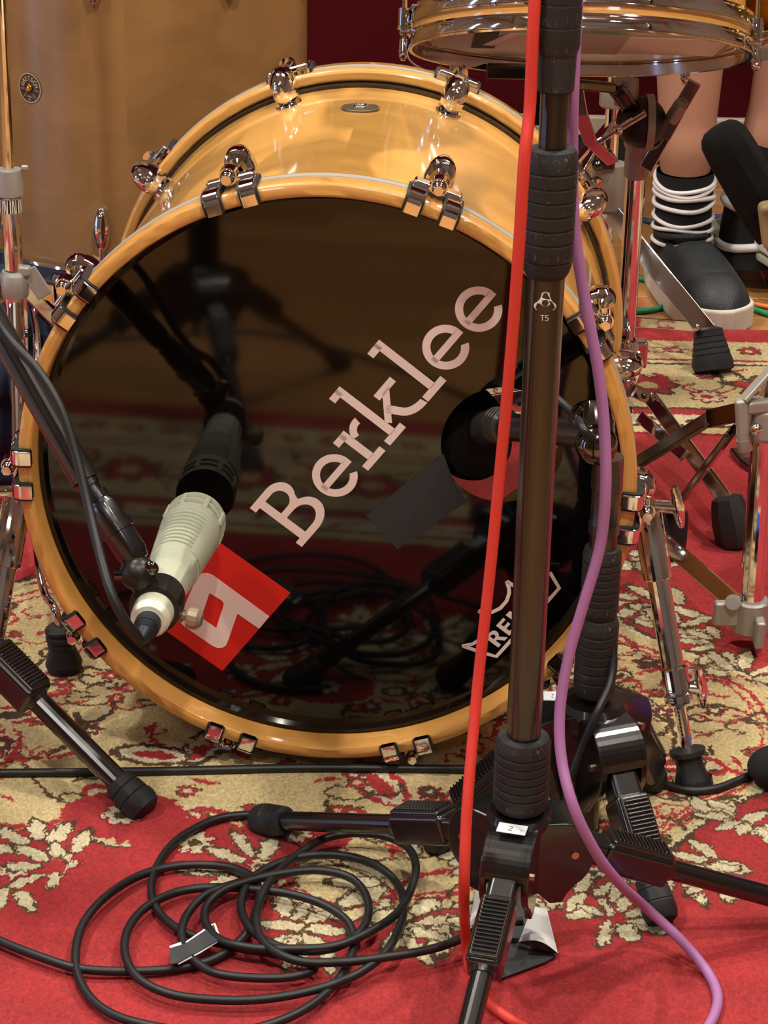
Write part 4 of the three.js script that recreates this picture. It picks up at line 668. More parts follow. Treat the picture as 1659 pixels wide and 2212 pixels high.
  const bandPts = []; for (let i = 0; i <= 14; i++) { const a = 1.9 - i / 14 * 3.5; bandPts.push(J.clone().add(V(0.009, Math.sin(a) * 0.031, Math.cos(a) * 0.031))); }
  wpart('ball_clamp', merge(bandPts.slice(0, -1).map((p, i) => strip(p, bandPts[i + 1].clone().lerp(p, -0.1), 0.009, 0.003, V(1, 0, 0), 0.001))), M.nickel, neck);
  wpart('tilt_handle', merge([rod(atZ(1292, 306, zb + 0.035), atZ(1394, 243, zb + 0.045), 0.0035, 0.0042, 14), ball(atZ(1335, 280, zb + 0.04), 0.0065), rod(atZ(1335, 280, zb + 0.04), J, 0.004)]), M.chrome, neck, 'chrome t handle');
  const arm = (p) => merge(p.slice(0, -1).map((q, i) => strip(q, p[i + 1].clone().lerp(q, -0.06), 0.016, 0.003, V(1, 0.2, 0.3), 0.001)));
  wpart('basket_arm', arm([atZ(1325, 352, zb), atZ(1275, 305, zb + 0.02), atZ(1256, 250, zb + 0.04), atZ(1245, 188, zb + 0.05)]), M.chrome, s);
  wpart('basket_arm', arm([atZ(1395, 365, zb), atZ(1432, 300, zb), atZ(1468, 235, zb + 0.01), atZ(1500, 180, zb + 0.02)]), M.chrome, s);
  wpart('basket_arm', arm([V(sx, J.y - 0.01, zb - 0.02), V(sx - 0.02, J.y + 0.03, zb - 0.1), V(sx - 0.04, J.y + 0.075, zb - 0.17)]), M.chrome, s);
  wpart('basket_crossbar', merge([strip(atZ(1240, 182, zb + 0.05), atZ(1330, 190, zb + 0.04), 0.012, 0.01, V(0, 1, 0)), strip(atZ(1330, 190, zb + 0.04), J, 0.02, 0.008, V(1, 0, 0))]), M.darkChrome, s);
  wpart('arm_grip', strip(atZ(1447, 262, zb + 0.012), atZ(1474, 222, zb + 0.016), 0.02, 0.012, V(0.2, 0, 1)), M.nickel, s);
  const col = (py, r, h) => turn(V(sx, yA(py), sz), V(sx, yA(py) + h, sz), [[0, r * 0.9], [0.002, r], [h - 0.002, r], [h, r * 0.9]]);
  wpart('collar', merge([col(800, 0.0165, 0.03), col(850, 0.0165, 0.022), col(905, 0.0158, 0.014), ball(atZ(1340, 775, sz + 0.02), 0.0185, 1.3, 1, 1), rod(atZ(1340, 775, sz + 0.02), atZ(1378, 770, sz + 0.01), 0.008), rbox(0.02, 0.034, 0.024, 0.004).translate(atZ(1380, 762, sz).x, atZ(1380, 762, sz).y, sz)]), M.chrome, s);
  wpart('wing_nut', turn(atZ(1354, 735, sz + 0.03), atZ(1352, 690, sz + 0.03), [[0, 0.004], [0.01, 0.006], [0.02, 0.004], [0.026, 0.0025]]), M.chrome, s);
  // near leg to the smooth rubber foot
  const leg = (a, k, b) => { const g = wpart('leg', merge([strip(a, k, 0.016, 0.006, V(0.3, 1, 0)), strip(k.clone().lerp(a, 0.02), b, 0.018, 0.007, V(0.6, 0.8, 0))]), M.chrome, s); return g; };
  const Bf = atY(1592, 1182, 0), Bt = atZ(1572, 1086, Bf.z - 0.012);
  const l1 = leg(atZ(1365, 842, sz + 0.012), atZ(1408, 862, sz + 0.05), Bt);
  wpart('leg_brace', strip(atZ(1382, 900, sz + 0.02), atZ(1478, 985, sz + 0.17), 0.015, 0.004, V(0.6, 0.8, 0)), M.chrome, l1); wpart('rivet', merge([ball(atZ(1391, 855, sz + 0.05), 0.004), ball(atZ(1392, 912, sz + 0.04), 0.004)].slice(0, 1)), M.darkChrome, l1);
  const rubberFoot = (top, bot, par, w = 1) => wpart('rubber_foot', turn(top, bot, [[0, 0.011 * w], [0.002, 0.0165 * w], [0.012, 0.019 * w], [0.03, 0.0215 * w], [top.distanceTo(bot) - 0.012, 0.0215 * w], [top.distanceTo(bot) - 0.003, 0.019 * w], [top.distanceTo(bot), 0.015 * w]], 8), M.rubber, par, 'tapered black rubber foot');
  rubberFoot(Bt.clone().lerp(Bf, -0.15), Bf, l1, 1.05);
  const l2 = leg(V(sx, 0.09, sz), V(sx - 0.03, 0.085, sz - 0.01), V(0.04, 0.03, -2.62)); rubberFoot(V(0.05, 0.04, -2.62), V(0.03, 0, -2.62), l2);
  const l3 = leg(V(sx, 0.09, sz), V(sx + 0.02, 0.085, sz - 0.03), V(0.272, 0.03, -2.88)); rubberFoot(V(0.273, 0.04, -2.87), V(0.27, 0, -2.9), l3);
}
// stand behind the snare: tube, grey sleeve, flat leg with ribbed foot
{
  const x = 0.305, z = -3.06, s = thing('cymbal_stand', 'chrome stand with a grey sleeve and a ribbed rubber foot on the rug border', 'stand', [x, FLOOR, z]);
  const yA = (py) => atZ(1325, py, z).y, X = (px, py) => atZ(px, py, z).x;
  wpart('tube', rod(V(x, 0.05, z), V(x, 0.78, z), 0.0105, 0.0105), M.chrome, s);
  const xs = X(1326, 400) - x;
  wpart('sleeve', turn(V(x, yA(452), z), V(x, yA(352), z), [[0, 0.016], [0.003, 0.0235], [0.05, 0.024], [0.066, 0.024]]), M.nickel, s, 'grey metal sleeve');
  wpart('upper_sleeve', turn(V(x, yA(230), z), V(x, yA(180), z), [[0, 0.018], [0.003, 0.02], [0.03, 0.02]]), M.nickel, s); wpart('clamp_screw', merge([rbox(0.03, 0.022, 0.02, 0.004).translate(x - 0.01, yA(342), z + 0.02), ball(V(x - 0.02, yA(345), z + 0.032), 0.008)]), M.darkChrome, s);
  const top = atZ(1240, 362, -3.1), F = atY(1541, 802, 0), Ft = atZ(1530, 718, F.z - 0.02);
  const l = wpart('leg', strip(top, Ft, 0.026, 0.005, V(0.8, 0.6, 0)), M.chrome, s);
  const u = F.clone().sub(Ft), at = (k) => Ft.clone().addScaledVector(u, k), foot = [];
  wpart('rubber_foot', turn(at(-0.12), F, [[0, 0.013], [0.003, 0.021], [0.012, 0.0225], [0.0125, 0.0215], [0.02, 0.0245], [0.0205, 0.0235], [0.028, 0.0265], [0.0285, 0.0255], [0.036, 0.0282], [0.0365, 0.0272], [0.045, 0.03], [F.distanceTo(at(-0.12)) - 0.002, 0.031], [F.distanceTo(at(-0.12)), 0.027]], 6), M.rubber, l, 'stepped black rubber foot');
  wpart('brace', strip(V(x, yA(690), z), atZ(1515, 706, F.z - 0.03), 0.014, 0.004, V(0, 1, 0)), M.chrome, s); wpart('rivet', ball(atZ(1507, 708, F.z - 0.008), 0.005), M.chrome, l);
  const l2 = wpart('leg', strip(V(x, 0.3, z), V(0.16, 0.02 + FLOOR, -3.35), 0.024, 0.005, V(0, 0, 1)), M.chrome, s); wpart('rubber_foot', turn(V(0.175, 0.05, -3.33), V(0.15, FLOOR, -3.37), [[0, 0.014], [0.02, 0.024], [0.06, 0.028]], 6), M.rubber, l2);
  const l3 = wpart('leg', strip(V(x, 0.3, z), V(0.12, 0.02, -2.9), 0.024, 0.005, V(0, 0, 1)), M.chrome, s); wpart('rubber_foot', turn(V(0.135, 0.05, -2.91), V(0.11, 0, -2.89), [[0, 0.014], [0.02, 0.024], [0.06, 0.028]], 6), M.rubber, l3);
}
// stand at the right with its low clamp and crossing flat legs
{
  const z = -2.06, b0 = atZ(1622, 1320, z), x = b0.x, s = thing('cymbal_stand', 'chrome double braced stand with a low clamp, standing right of the bass drum spur', 'stand', [x, 0, z]);
  const top = atZ(1655, 880, z), up = (y) => V(x + (top.x - x) * (y - b0.y) / (top.y - b0.y), y, z);
  wpart('main_tube', rod(up(b0.y - 0.02), top, 0.0125, 0.0125, 28), M.chrome, s, 'bright chrome tube'); wpart('upper_tube', merge([rod(top, V(top.x + 0.14, 0.8, z), 0.011, 0.011, 24), ball(top, 0.0135)]), M.chrome, s);
  wpart('low_clamp', merge([turn(up(b0.y - 0.022), up(b0.y + 0.014), [[0, 0.016], [0.002, 0.0185], [0.034, 0.0185], [0.036, 0.016]]), rbox(0.026, 0.026, 0.012, 0.003).translate(b0.x - 0.026, b0.y, z + 0.006), rbox(0.01, 0.03, 0.026, 0.003).translate(b0.x + 0.006, b0.y - 0.012, z + 0.022)]), M.nickel, s, 'satin metal clamp');
  const hubP = atZ(1604, 878, z + 0.01);
  wpart('hub_plate', merge([strip(atZ(1600, 862, z + 0.02), atZ(1606, 960, z + 0.02), 0.012, 0.012, V(1, 0, 0)), strip(atZ(1606, 878, z + 0.015), atZ(1660, 872, z + 0.005), 0.014, 0.02, V(0, 1, 0)), turn(atZ(1606, 948, z + 0.02), atZ(1612, 985, z + 0.02), [[0, 0.0075], [0.012, 0.0075], [0.0125, 0.0055], [0.018, 0.004]]), rbox(0.03, 0.034, 0.034, 0.005).translate(up(hubP.y).x, hubP.y - 0.02, z)]), M.nickel, s, 'satin metal hub casting');
  wpart('rivet', ball(atZ(1634, 927, z + 0.03), 0.006), M.chrome, s);
  const E = V(0.2, 0.02, -2.35);
  const k0 = atZ(1598, 890, z + 0.012), k1 = atZ(1530, 905, z - 0.05);
  const l1 = wpart('leg', merge([strip(k0, k1, 0.019, 0.006, V(0.1, 1, 0.1)), strip(k1.clone().lerp(k0, 0.03), E, 0.019, 0.006, V(0.5, 1, 0))]), M.darkChrome, s); wpart('rubber_foot', turn(E.clone().lerp(k1, 0.12), V(E.x - 0.01, 0, E.z - 0.014), [[0, 0.012], [0.01, 0.018], [0.05, 0.021]], 8), M.rubber, l1);
  wpart('leg_brace', strip(atZ(1592, 1306, z + 0.01), E.clone().lerp(k1, 0.3), 0.018, 0.005, V(0.6, 1, 0)), M.chrome, l1); wpart('brace_bolt', turn(atZ(1583, 1301, z + 0.012), atZ(1583, 1301, z + 0.026), [[0, 0.008], [0.003, 0.008], [0.004, 0.005]]), M.nickel, l1);
  const Cf = atY(1438, 1205, 0), Ct = atZ(1452, 1108, Cf.z - 0.01), l2 = wpart('leg', strip(atZ(1586, 925, z), Ct, 0.024, 0.007, V(0.6, 0.8, 0)), M.darkChrome, s);
  wpart('rubber_foot', turn(Ct.clone().lerp(Cf, -0.12), Cf, [[0, 0.011], [0.002, 0.0165], [0.012, 0.019], [0.035, 0.0205], [Ct.distanceTo(Cf), 0.0205], [Ct.distanceTo(Cf) * 1.12, 0.016]], 8), M.rubber, l2, 'tapered black rubber foot');
  wpart('upper_brace', merge([strip(atZ(1604, 866, z + 0.02), atZ(1690, 770, z), 0.016, 0.005, V(0.7, 0.7, 0))]), M.nickel, s);
  const l3 = wpart('leg', strip(V(x, 0.25, z), V(x + 0.3, 0.02, z + 0.1), 0.02, 0.006, V(0, 0, 1)), M.chrome, s); wpart('rubber_foot', turn(V(x + 0.28, 0.04, z + 0.095), V(x + 0.31, 0, z + 0.105), [[0, 0.012], [0.01, 0.018], [0.045, 0.021]], 8), M.rubber, l3);
  // black pedal plate seen behind it
  const ps = [[1580, 985], [1640, 985], [1800, 1000], [1800, 1100], [1640, 1040], [1600, 1010]].map(([a, b]) => atY(a, b, 0)); const sh = new THREE.Shape(ps.map((p) => new THREE.Vector2(p.x, -p.z)));
  single('pedal_plate', new THREE.ExtrudeGeometry(sh, { depth: 0.006, bevelEnabled: true, bevelSize: 0.002, bevelThickness: 0.002, bevelSegments: 1 }).rotateX(-Math.PI / 2).translate(0, 0.003, 0), M.black, 'flat black pedal base plate on the rug behind the right stand', 'pedal', ps[1].clone());
}

// ---------------------------------------------------------------- floor tom and chrome stand at the left
{
  const C = atZ(322, 508, -2.66); const t = thing('floor_tom', 'large maple floor tom with a round badge, behind the bass drum', 'drum', [C.x, 0, C.z]);
  const y0 = C.y, R = 0.193, at = (g) => g.translate(0, y0, 0);
  part('shell', at(lathe([[R - 0.007, 0.012], [R, 0.012], [R, 0.405], [R - 0.007, 0.405]], 128)), M.tom, t);
  const hoop = (a, b) => lathe([[0.2, a], [0.2035, a], [0.2045, a + 0.003], [0.2025, a + 0.005], [0.2025, b - 0.005], [0.2045, b - 0.003], [0.2035, b], [0.2, b], [0.2, a]], 128, 0.9);
  part('bottom_hoop', at(hoop(-0.008, 0.016)), M.chrome, t); part('top_hoop', at(hoop(0.4, 0.424)), M.chrome, t);
  part('bottom_head', at(lathe([[0, 0.008], [0.199, 0.008], [0.199, 0.009], [0, 0.009]], 64)), M.clearHead, t); part('top_head', at(lathe([[0, 0.41], [0.199, 0.41], [0.199, 0.411], [0, 0.411]], 64)), M.white, t);
  const lp = atZ(226, 490, C.z + 0.17), a0 = Math.asin(Math.max(-1, Math.min(1, (lp.x - C.x) / 0.2)));
  for (let i = 0; i < 8; i++) {
    const a = a0 + i * Math.PI / 4; for (const y of [0.065, 0.345]) { const d = y < 0.2 ? 1 : -1; const m = part('lug', merge([new THREE.SphereGeometry(0.0105, 20, 16).scale(1, 2.5, 1.25), new THREE.CylinderGeometry(0.003, 0.003, 0.05, 10).translate(0, -d * 0.045, 0.006), new THREE.CylinderGeometry(0.006, 0.006, 0.014, 10).translate(0, -d * 0.062, 0.008)]).translate(0, y0 + y, R + 0.006), M.chrome, t); m.rotation.y = a; }
  }
  // round badge on the shell
  const bc = canvasOf(256, 256, (g) => { g.fillStyle = '#3b2f22'; g.fillRect(0, 0, 256, 256); g.translate(128, 128); g.fillStyle = '#c3ac83'; g.beginPath(); g.arc(0, 0, 128, 0, 7); g.fill(); g.fillStyle = '#46382a'; g.beginPath(); g.arc(0, 0, 116, 0, 7); g.fill(); g.fillStyle = '#c9b490'; g.font = 'bold 54px sans-serif'; g.textAlign = 'center'; const w = 'GRETSCH'; [...w].forEach((ch, i) => { g.save(); g.rotate((i - 3) * 0.42); g.fillText(ch, 0, -62); g.restore(); }); for (let i = 0; i < 5; i++) { g.save(); g.rotate(1.75 + i * 0.7); g.fillRect(-3, -104, 6, 44); g.restore(); } g.font = '20px sans-serif'; g.fillText('DRUMS', 0, 80); g.fillText('USA', 0, 104); g.fillStyle = '#c3ac83'; g.beginPath(); g.arc(0, 0, 26, 0, 7); g.fill(); g.fillStyle = '#2b2018'; g.beginPath(); g.arc(0, 0, 20, 0, 7); g.fill(); });
  const bp = atZ(82, 190, C.z + 0.1), ba = Math.asin(Math.max(-0.98, Math.min(0.98, (bp.x - C.x) / R))), by = atZ(82, 190, C.z + Math.cos(ba) * R).y;
  const bg = new THREE.CircleGeometry(0.0172, 40); const q = bg.attributes.position; for (let i = 0; i < q.count; i++) { const a = q.getX(i) / R; q.setXYZ(i, Math.sin(a) * (R + 0.0012), q.getY(i), Math.cos(a) * (R + 0.0012)); } bg.computeVertexNormals(); bg.rotateY(ba).translate(0, by, 0);
  const bm = part('badge', bg, std({ map: tex(bc, true, 1, 1, false), roughness: 0.35, metalness: 0.5 }), t, 'round metal maker badge'); part('badge_grommet', new THREE.SphereGeometry(0.005, 16, 12).scale(1, 1, 0.5).translate(0, by, R + 0.002).rotateY(ba), M.brass, bm);
  // legs: one cranked rod reaches past the bass drum
  const F = atY(140, 1446, 0), Ft = atZ(128, 1352, F.z);
  const l = wpart('leg', sweep([atZ(40, 590, -2.47), atZ(50, 625, -2.46), atZ(68, 668, -2.42), atZ(80, 760, -2.33), atZ(72, 880, -2.26), atZ(70, 1000, -2.2), atZ(76, 1150, -2.11), atZ(86, 1238, -2.05), atZ(98, 1285, -2.02), atZ(120, 1318, F.z - 0.005), Ft.clone(), Ft.clone().lerp(F, 0.2)], 0.0042, 90, 12), M.chrome, t, 'thin cranked chrome leg');
  wpart('rubber_foot', turn(Ft, F, [[0, 0.012], [0.003, 0.0148], [0.006, 0.0148], [0.008, 0.0128], [0.011, 0.0148], [0.014, 0.0148], [0.016, 0.0128], [0.019, 0.0142], [0.024, 0.013], [Ft.distanceTo(F) - 0.008, 0.0185], [Ft.distanceTo(F), 0.0165]], 24), M.rubber, l, 'ribbed black rubber foot');
  for (const a of [2.4, -2.4]) { const p = V(C.x + Math.sin(a) * 0.21, 0, C.z + Math.cos(a) * 0.21); const g = wpart('leg', rod(V(p.x, 0.02 + FLOOR, p.z), V(p.x, 0.5, p.z), 0.0048), M.chrome, t); wpart('rubber_foot', turn(V(p.x, 0.06 + FLOOR, p.z), V(p.x, 0, p.z), [[0, 0.01], [0.02, 0.014], [0.048, 0.017]]), M.rubber, g); }
}
{
  const z = -2.36, b = atZ(16, 300, z), x = b.x, s = thing('cymbal_stand', 'chrome cymbal stand before the floor tom, taped memory lock on its tube', 'stand', [x, 0, z]);
  const y = (py) => atZ(18, py, z).y, P = (v) => V(x, v, z);
  wpart('upper_rod', rod(P(y(380)), P(1.1), 0.0062), M.chrome, s);
  wpart('collar', merge([turn(P(y(424)), P(y(362)), [[0, 0.0125], [0.002, 0.0142], [0.025, 0.0142], [0.03, 0.0135]]), rbox(0.008, 0.006, 0.006, 0.002).translate(x + 0.017, y(362), z)]), M.nickel, s);
  const bt = canvasOf(512, 64, (g) => { g.fillStyle = '#15131a'; g.fillRect(0, 0, 512, 64); g.fillStyle = '#e2dcc8'; for (let i = 0; i < 8; i++) { g.fillRect(i * 64 + 6, 8, 9, 42); g.fillRect(i * 64 + 22, 10, 8, 40); g.save(); g.translate(i * 64 + 24, 10); g.rotate(-0.45); g.fillRect(0, 0, 7, 44); g.restore(); g.fillRect(i * 64 + 48, 8, 8, 36); } });
  wpart('tape_band', turn(P(y(456)), P(y(425)), [[0, 0.0122], [0.0145, 0.0122]]), std({ map: tex(bt), roughness: 0.5 }), s, 'black tape band with pale marks');
  wpart('middle_tube', rod(P(y(580)), P(y(380)), 0.0105), M.chrome, s);
  wpart('hub', merge([turn(P(y(640)), P(y(576)), [[0, 0.014], [0.004, 0.0155], [0.026, 0.0155], [0.03, 0.013]]), strip(atZ(20, 582, z), atZ(66, 586, z + 0.006), 0.012, 0.012, V(0, 1, 0)), strip(atZ(60, 582, z + 0.004), atZ(98, 640, z + 0.004), 0.018, 0.004, V(1, -0.6, 0))]), M.nickel, s, 'satin hub casting');
  wpart('lower_tube', rod(P(0.08), P(y(630)), 0.0125), M.chrome, s);
  const F1 = V(x - 0.14, 0, z + 0.36), k = atZ(44, 1085, -2.2);
  const l1 = wpart('leg', merge([rod(k, F1.clone().add(V(0.02, 0.06, -0.03)), 0.0095), rod(k, P(0.26), 0.008)]), M.chrome, s, 'bright chrome leg'); wpart('rubber_foot', turn(F1.clone().add(V(0.02, 0.06, -0.03)), F1, [[0, 0.012], [0.02, 0.017], [0.06, 0.02]]), M.rubber, l1);
  for (const [dx, dz] of [[-0.3, 0.06], [0.11, -0.3]]) { const F = V(x + dx, 0, z + dz), l = wpart('leg', strip(P(0.28), F.clone().multiplyScalar(1).lerp(P(0.28), 0.12), 0.018, 0.006, V(0, 1, 0)), M.chrome, s); wpart('rubber_foot', turn(F.clone().lerp(P(0.28), 0.15), F, [[0, 0.012], [0.02, 0.018], [0.05, 0.02]]), M.rubber, l); }
  // rumpled navy blanket on the rug behind it
  const g = new THREE.SphereGeometry(1, 96, 64), p = g.attributes.position, N = N1;
  for (let i = 0; i < p.count; i++) { let X = p.getX(i), Y = p.getY(i), Z = p.getZ(i); const f = 1 + 0.16 * (N(X * 3 + 9, Y * 4 + Z * 3 + 9) - 0.5) + 0.12 * (N2(X * 7 + 20, Y * 9 + Z * 6 + 20) - 0.5) + 0.06 * Math.sin(Y * 16 + 6 * N(X * 4 + 30, Z * 4 + 30)); const s = (v, e) => Math.sign(v) * Math.abs(v) ** e; X = s(X, 0.7) * 0.2 * f; Z = s(Z, 0.8) * 0.13 * f; Y = Y < -0.55 ? 0 : (Y + 0.55) / 1.55 * 0.262 * (0.9 + 0.1 * f); p.setXYZ(i, X, Y + 0.0005, Z); }
  g.computeVertexNormals(); g.translate(-0.575, 0, -2.34 - 0.17);
  single('blanket', g, M.cloth, 'rumpled dark navy blanket piled on the rug under the floor tom', 'blanket', V(-0.575, 0, -2.51));
}

// ---------------------------------------------------------------- drummer's legs, shoes, snare microphone
{
  const heel = atY(1440, 598, FLOOR), toe = atY(1528, 688, FLOOR);
  const ank = atZ(1474, 500, heel.z + 0.045), shin = atZ(1466, 300, heel.z + 0.02), kneeA = V(shin.x + 0.0, 0.53, heel.z + 0.06);
  const heel2 = atZ(1600, 560, heel.z - 0.02), ank2 = atZ(1622, 470, heel2.z + 0.04), knee2 = V(ank2.x + 0.06, 0.54, ank2.z + 0.05);
  const hip = V((kneeA.x + knee2.x) / 2, 0.56, heel.z - 0.33);
  const person = thing('person', 'person seated behind the snare drum, bare shins, striped socks and dark slip-on shoes', 'person', V(hip.x, FLOOR, hip.z));
  // body: capsules joined by a smooth minimum, meshed on a grid
  const J = [];
  const cap = (a, b, ra, rb) => J.push([a, b, ra, rb]);
  const legs = [[ank, shin, kneeA, -0.09], [ank2, ank2.clone().lerp(knee2, 0.45), knee2, 0.09]];
  for (const [a, s, k, hx] of legs) { cap(a.clone().add(V(0, -0.05, 0)), a, 0.03, 0.031); cap(a, a.clone().lerp(k, 0.3), 0.031, 0.039); cap(a.clone().lerp(k, 0.3), a.clone().lerp(k, 0.68).add(V(0, 0, -0.014)), 0.04, 0.054); cap(a.clone().lerp(k, 0.68).add(V(0, 0, -0.014)), k, 0.055, 0.056); cap(k, hip.clone().add(V(hx, 0.02, 0)), 0.062, 0.085); }
  cap(hip.clone().add(V(-0.08, 0.02, 0)), hip.clone().add(V(0.08, 0.02, 0)), 0.1, 0.1);
  const sdf = (x, y, z) => { let d = 1e3; for (const [a, b, ra, rb] of J) { const bx = b.x - a.x, by = b.y - a.y, bz = b.z - a.z, px = x - a.x, py = y - a.y, pz = z - a.z; const t = Math.max(0, Math.min(1, (px * bx + py * by + pz * bz) / (bx * bx + by * by + bz * bz))); const e = Math.hypot(px - bx * t, py - by * t, pz - bz * t) - (ra + (rb - ra) * t), h = Math.max(0.018 - Math.abs(d - e), 0) / 0.018; d = Math.min(d, e) - h * h * 0.018 * 0.25; } return d; };
  const ctr = V((Math.min(ank.x, hip.x) + Math.max(knee2.x, hip.x)) / 2, 0.36, (hip.z + kneeA.z) / 2), half = 0.42, n = 84;
  const mc = new MarchingCubes(n, M.skin, false, false, 200000); mc.isolation = 0;
  for (let k = 0; k < n; k++) for (let j = 0; j < n; j++) for (let i = 0; i < n; i++) mc.field[i + j * n + k * n * n] = -sdf(ctr.x + ((i - n / 2) / (n / 2)) * half, ctr.y + ((j - n / 2) / (n / 2)) * half, ctr.z + ((k - n / 2) / (n / 2)) * half);
  mc.update();
  const g = new THREE.BufferGeometry(), c = mc.count, ps = new Float32Array(mc.positionArray.slice(0, c * 3)), ns = new Float32Array(mc.normalArray.slice(0, c * 3));
  for (let i = 0; i < c; i++) { ps[i * 3] = ctr.x + ps[i * 3] * half; ps[i * 3 + 1] = ctr.y + ps[i * 3 + 1] * half; ps[i * 3 + 2] = ctr.z + ps[i * 3 + 2] * half; }
  g.setAttribute('position', new THREE.BufferAttribute(ps, 3)); g.setAttribute('normal', new THREE.BufferAttribute(ns, 3));
  wpart('body', g, M.skin, person, 'bare lower legs');
  const hem = []; for (const [a, s, k, hx] of legs) { const h = hip.clone().add(V(hx, 0.02, 0)); hem.push(sweep([k.clone().lerp(h, 0.12), k.clone().lerp(h, 0.5), h], [0.083, 0.098, 0.112], 24, 28)); }
  wpart('shorts', merge([...hem, ball(hip.clone().add(V(0, 0.02, 0)), 0.12, 1.7, 0.95, 1.05)]), M.shorts, person, 'dark shorts');
  // shoe built in its own frame: x across, z from heel (0) to toe (1), y up
  const shoe = (H, yaw, pitch, label) => {
    const m = new THREE.Matrix4().makeRotationFromEuler(new THREE.Euler(pitch, yaw, 0, 'YXZ')).setPosition(H);
    const L = 0.285, w = (t) => 0.034 + 0.02 * Math.sin(Math.min(1, t * 1.15) * Math.PI * 0.62) - (t > 0.82 ? ((t - 0.82) / 0.18) ** 2.6 * 0.044 : 0) - (t < 0.08 ? ((0.08 - t) / 0.08) ** 2 * 0.014 : 0);
    const outline = (k) => { const a = []; for (let i = 0; i <= 24; i++) a.push(new THREE.Vector2(w(i / 24) * k, i / 24 * L)); for (let i = 24; i >= 0; i--) a.push(new THREE.Vector2(-w(i / 24) * k, i / 24 * L)); return a; };
    const sole = new THREE.ExtrudeGeometry(new THREE.Shape(outline(1.0)), { depth: 0.028, bevelEnabled: true, bevelSize: 0.003, bevelThickness: 0.004, bevelSegments: 3 }).rotateX(Math.PI / 2).translate(0, 0.032, 0);
    const pos = [], idx = [], nz = 40, na = 28;
    const top = (t) => t < 0.42 ? 0.096 - 0.01 * Math.sin(t / 0.42 * Math.PI) : 0.094 - 0.034 * ((t - 0.42) / 0.58) ** 1.3;
    for (let i = 0; i <= nz; i++) { const t = 0.008 + 0.984 * i / nz, W = w(t) * 0.985, T = (top(t) - 0.02) * (t > 0.78 ? Math.sqrt(Math.max(0.02, 1 - ((t - 0.78) / 0.225) ** 2)) : 1); for (let j = 0; j <= na; j++) { const a = Math.PI * j / na, open = t < 0.42; const ca = Math.cos(a), sa = Math.sin(a); const X = W * Math.sign(ca) * Math.abs(ca) ** 0.62 * (1 - 0.12 * sa), Y = 0.02 + T * sa ** 0.75; const crease = t > 0.5 && t < 0.78 ? 0.0018 * Math.sin(t * 120 + ca * 3) * sa : 0; pos.push(X, Y + crease, t * L); } }
    for (let i = 0; i < nz; i++) for (let j = 0; j < na; j++) { const t = i / nz, s = Math.sin(Math.PI * (j + 0.5) / na); if (t < 0.44 && t > 0.06 && s > 0.82) continue; const a = i * (na + 1) + j, b = a + na + 1; idx.push(a, a + 1, b, b, a + 1, b + 1); }
    for (const i of [0, nz]) { const b0 = i * (na + 1), cI = pos.length / 3; pos.push(0, 0.03, (0.008 + 0.984 * i / nz) * L); for (let j = 0; j < na; j++) idx.push(cI, b0 + j, b0 + j + 1); }
    const ug = new THREE.BufferGeometry(); ug.setAttribute('position', new THREE.Float32BufferAttribute(pos, 3)); ug.setIndex(idx); ug.computeVertexNormals();
    const uvs = new Float32Array(pos.length / 3 * 2); for (let i = 0; i < uvs.length / 2; i++) { uvs[i * 2] = pos[i * 3] * 5; uvs[i * 2 + 1] = pos[i * 3 + 2] * 5; } ug.setAttribute('uv', new THREE.BufferAttribute(uvs, 2));
    const col = []; for (let i = 0; i <= 40; i++) { const a = i / 40 * Math.PI * 2, z = 0.062 + 0.058 * Math.cos(a); col.push(V(Math.sin(a) * 0.036, 0.097 - 0.008 * Math.sin(a) ** 2, z)); }
    const sh = wpart('shoe', ug.applyMatrix4(m), M.leather, person, label);
    wpart('sole', sole.applyMatrix4(m), M.sole, sh, 'thick off-white rubber sole');
    wpart('collar', sweep(col, 0.0045, 60, 8, true).applyMatrix4(m), M.leather, sh);
    wpart('elastic_gore', merge([-1, 1].map((s) => rbox(0.004, 0.045, 0.022, 0.0015).rotateX(0.35).rotateZ(s * 0.35).translate(s * 0.036, 0.062, 0.135)).slice(0, 1)).applyMatrix4(m), M.sockBlack, sh);
  };
  const yaw = Math.atan2(toe.x - heel.x, toe.z - heel.z);
  shoe(V(heel.x - 0.004, FLOOR, heel.z - 0.01), yaw + 0.02, 0, 'black leather slip-on shoe flat on the floorboards');
  shoe(V(heel2.x - 0.012, 0.075, heel2.z - 0.02), 0.62, 0.16, 'black leather slip-on shoe resting on a pedal board');
  // striped socks
  const sock = (a, top, r0, bands, label) => {
    const pts = [a.clone().add(V(0, -0.075, 0.012)), a.clone().add(V(0, -0.03, 0.004)), a.clone().lerp(top, 0.5), top];
    const s = wpart('sock', sweep(pts, [r0 * 1.06, r0 * 1.04, r0, r0 * 1.02], 40, 32), M.sockBlack, person, label);
    const cv = new THREE.CatmullRomCurve3(pts), rr = rng(5);
    for (const [f, tilt, w, ph] of bands) { const c = cv.getPoint(f), T = cv.getTangent(f).normalize(), ring = []; for (let i = 0; i < 30; i++) { const an = i / 30 * Math.PI * 2; const X = V(1, 0, 0), Z = T.clone().cross(X).normalize(); ring.push(c.clone().addScaledVector(X, Math.cos(an) * (r0 * 1.055)).addScaledVector(Z, Math.sin(an) * (r0 * 1.055)).addScaledVector(T, Math.sin(an + ph) * tilt + 0.0015 * Math.sin(an * 3 + f * 40))); } wpart('stripe', sweep(ring, w * 0.95, 60, 8, true), M.sockWhite, s); }
  };
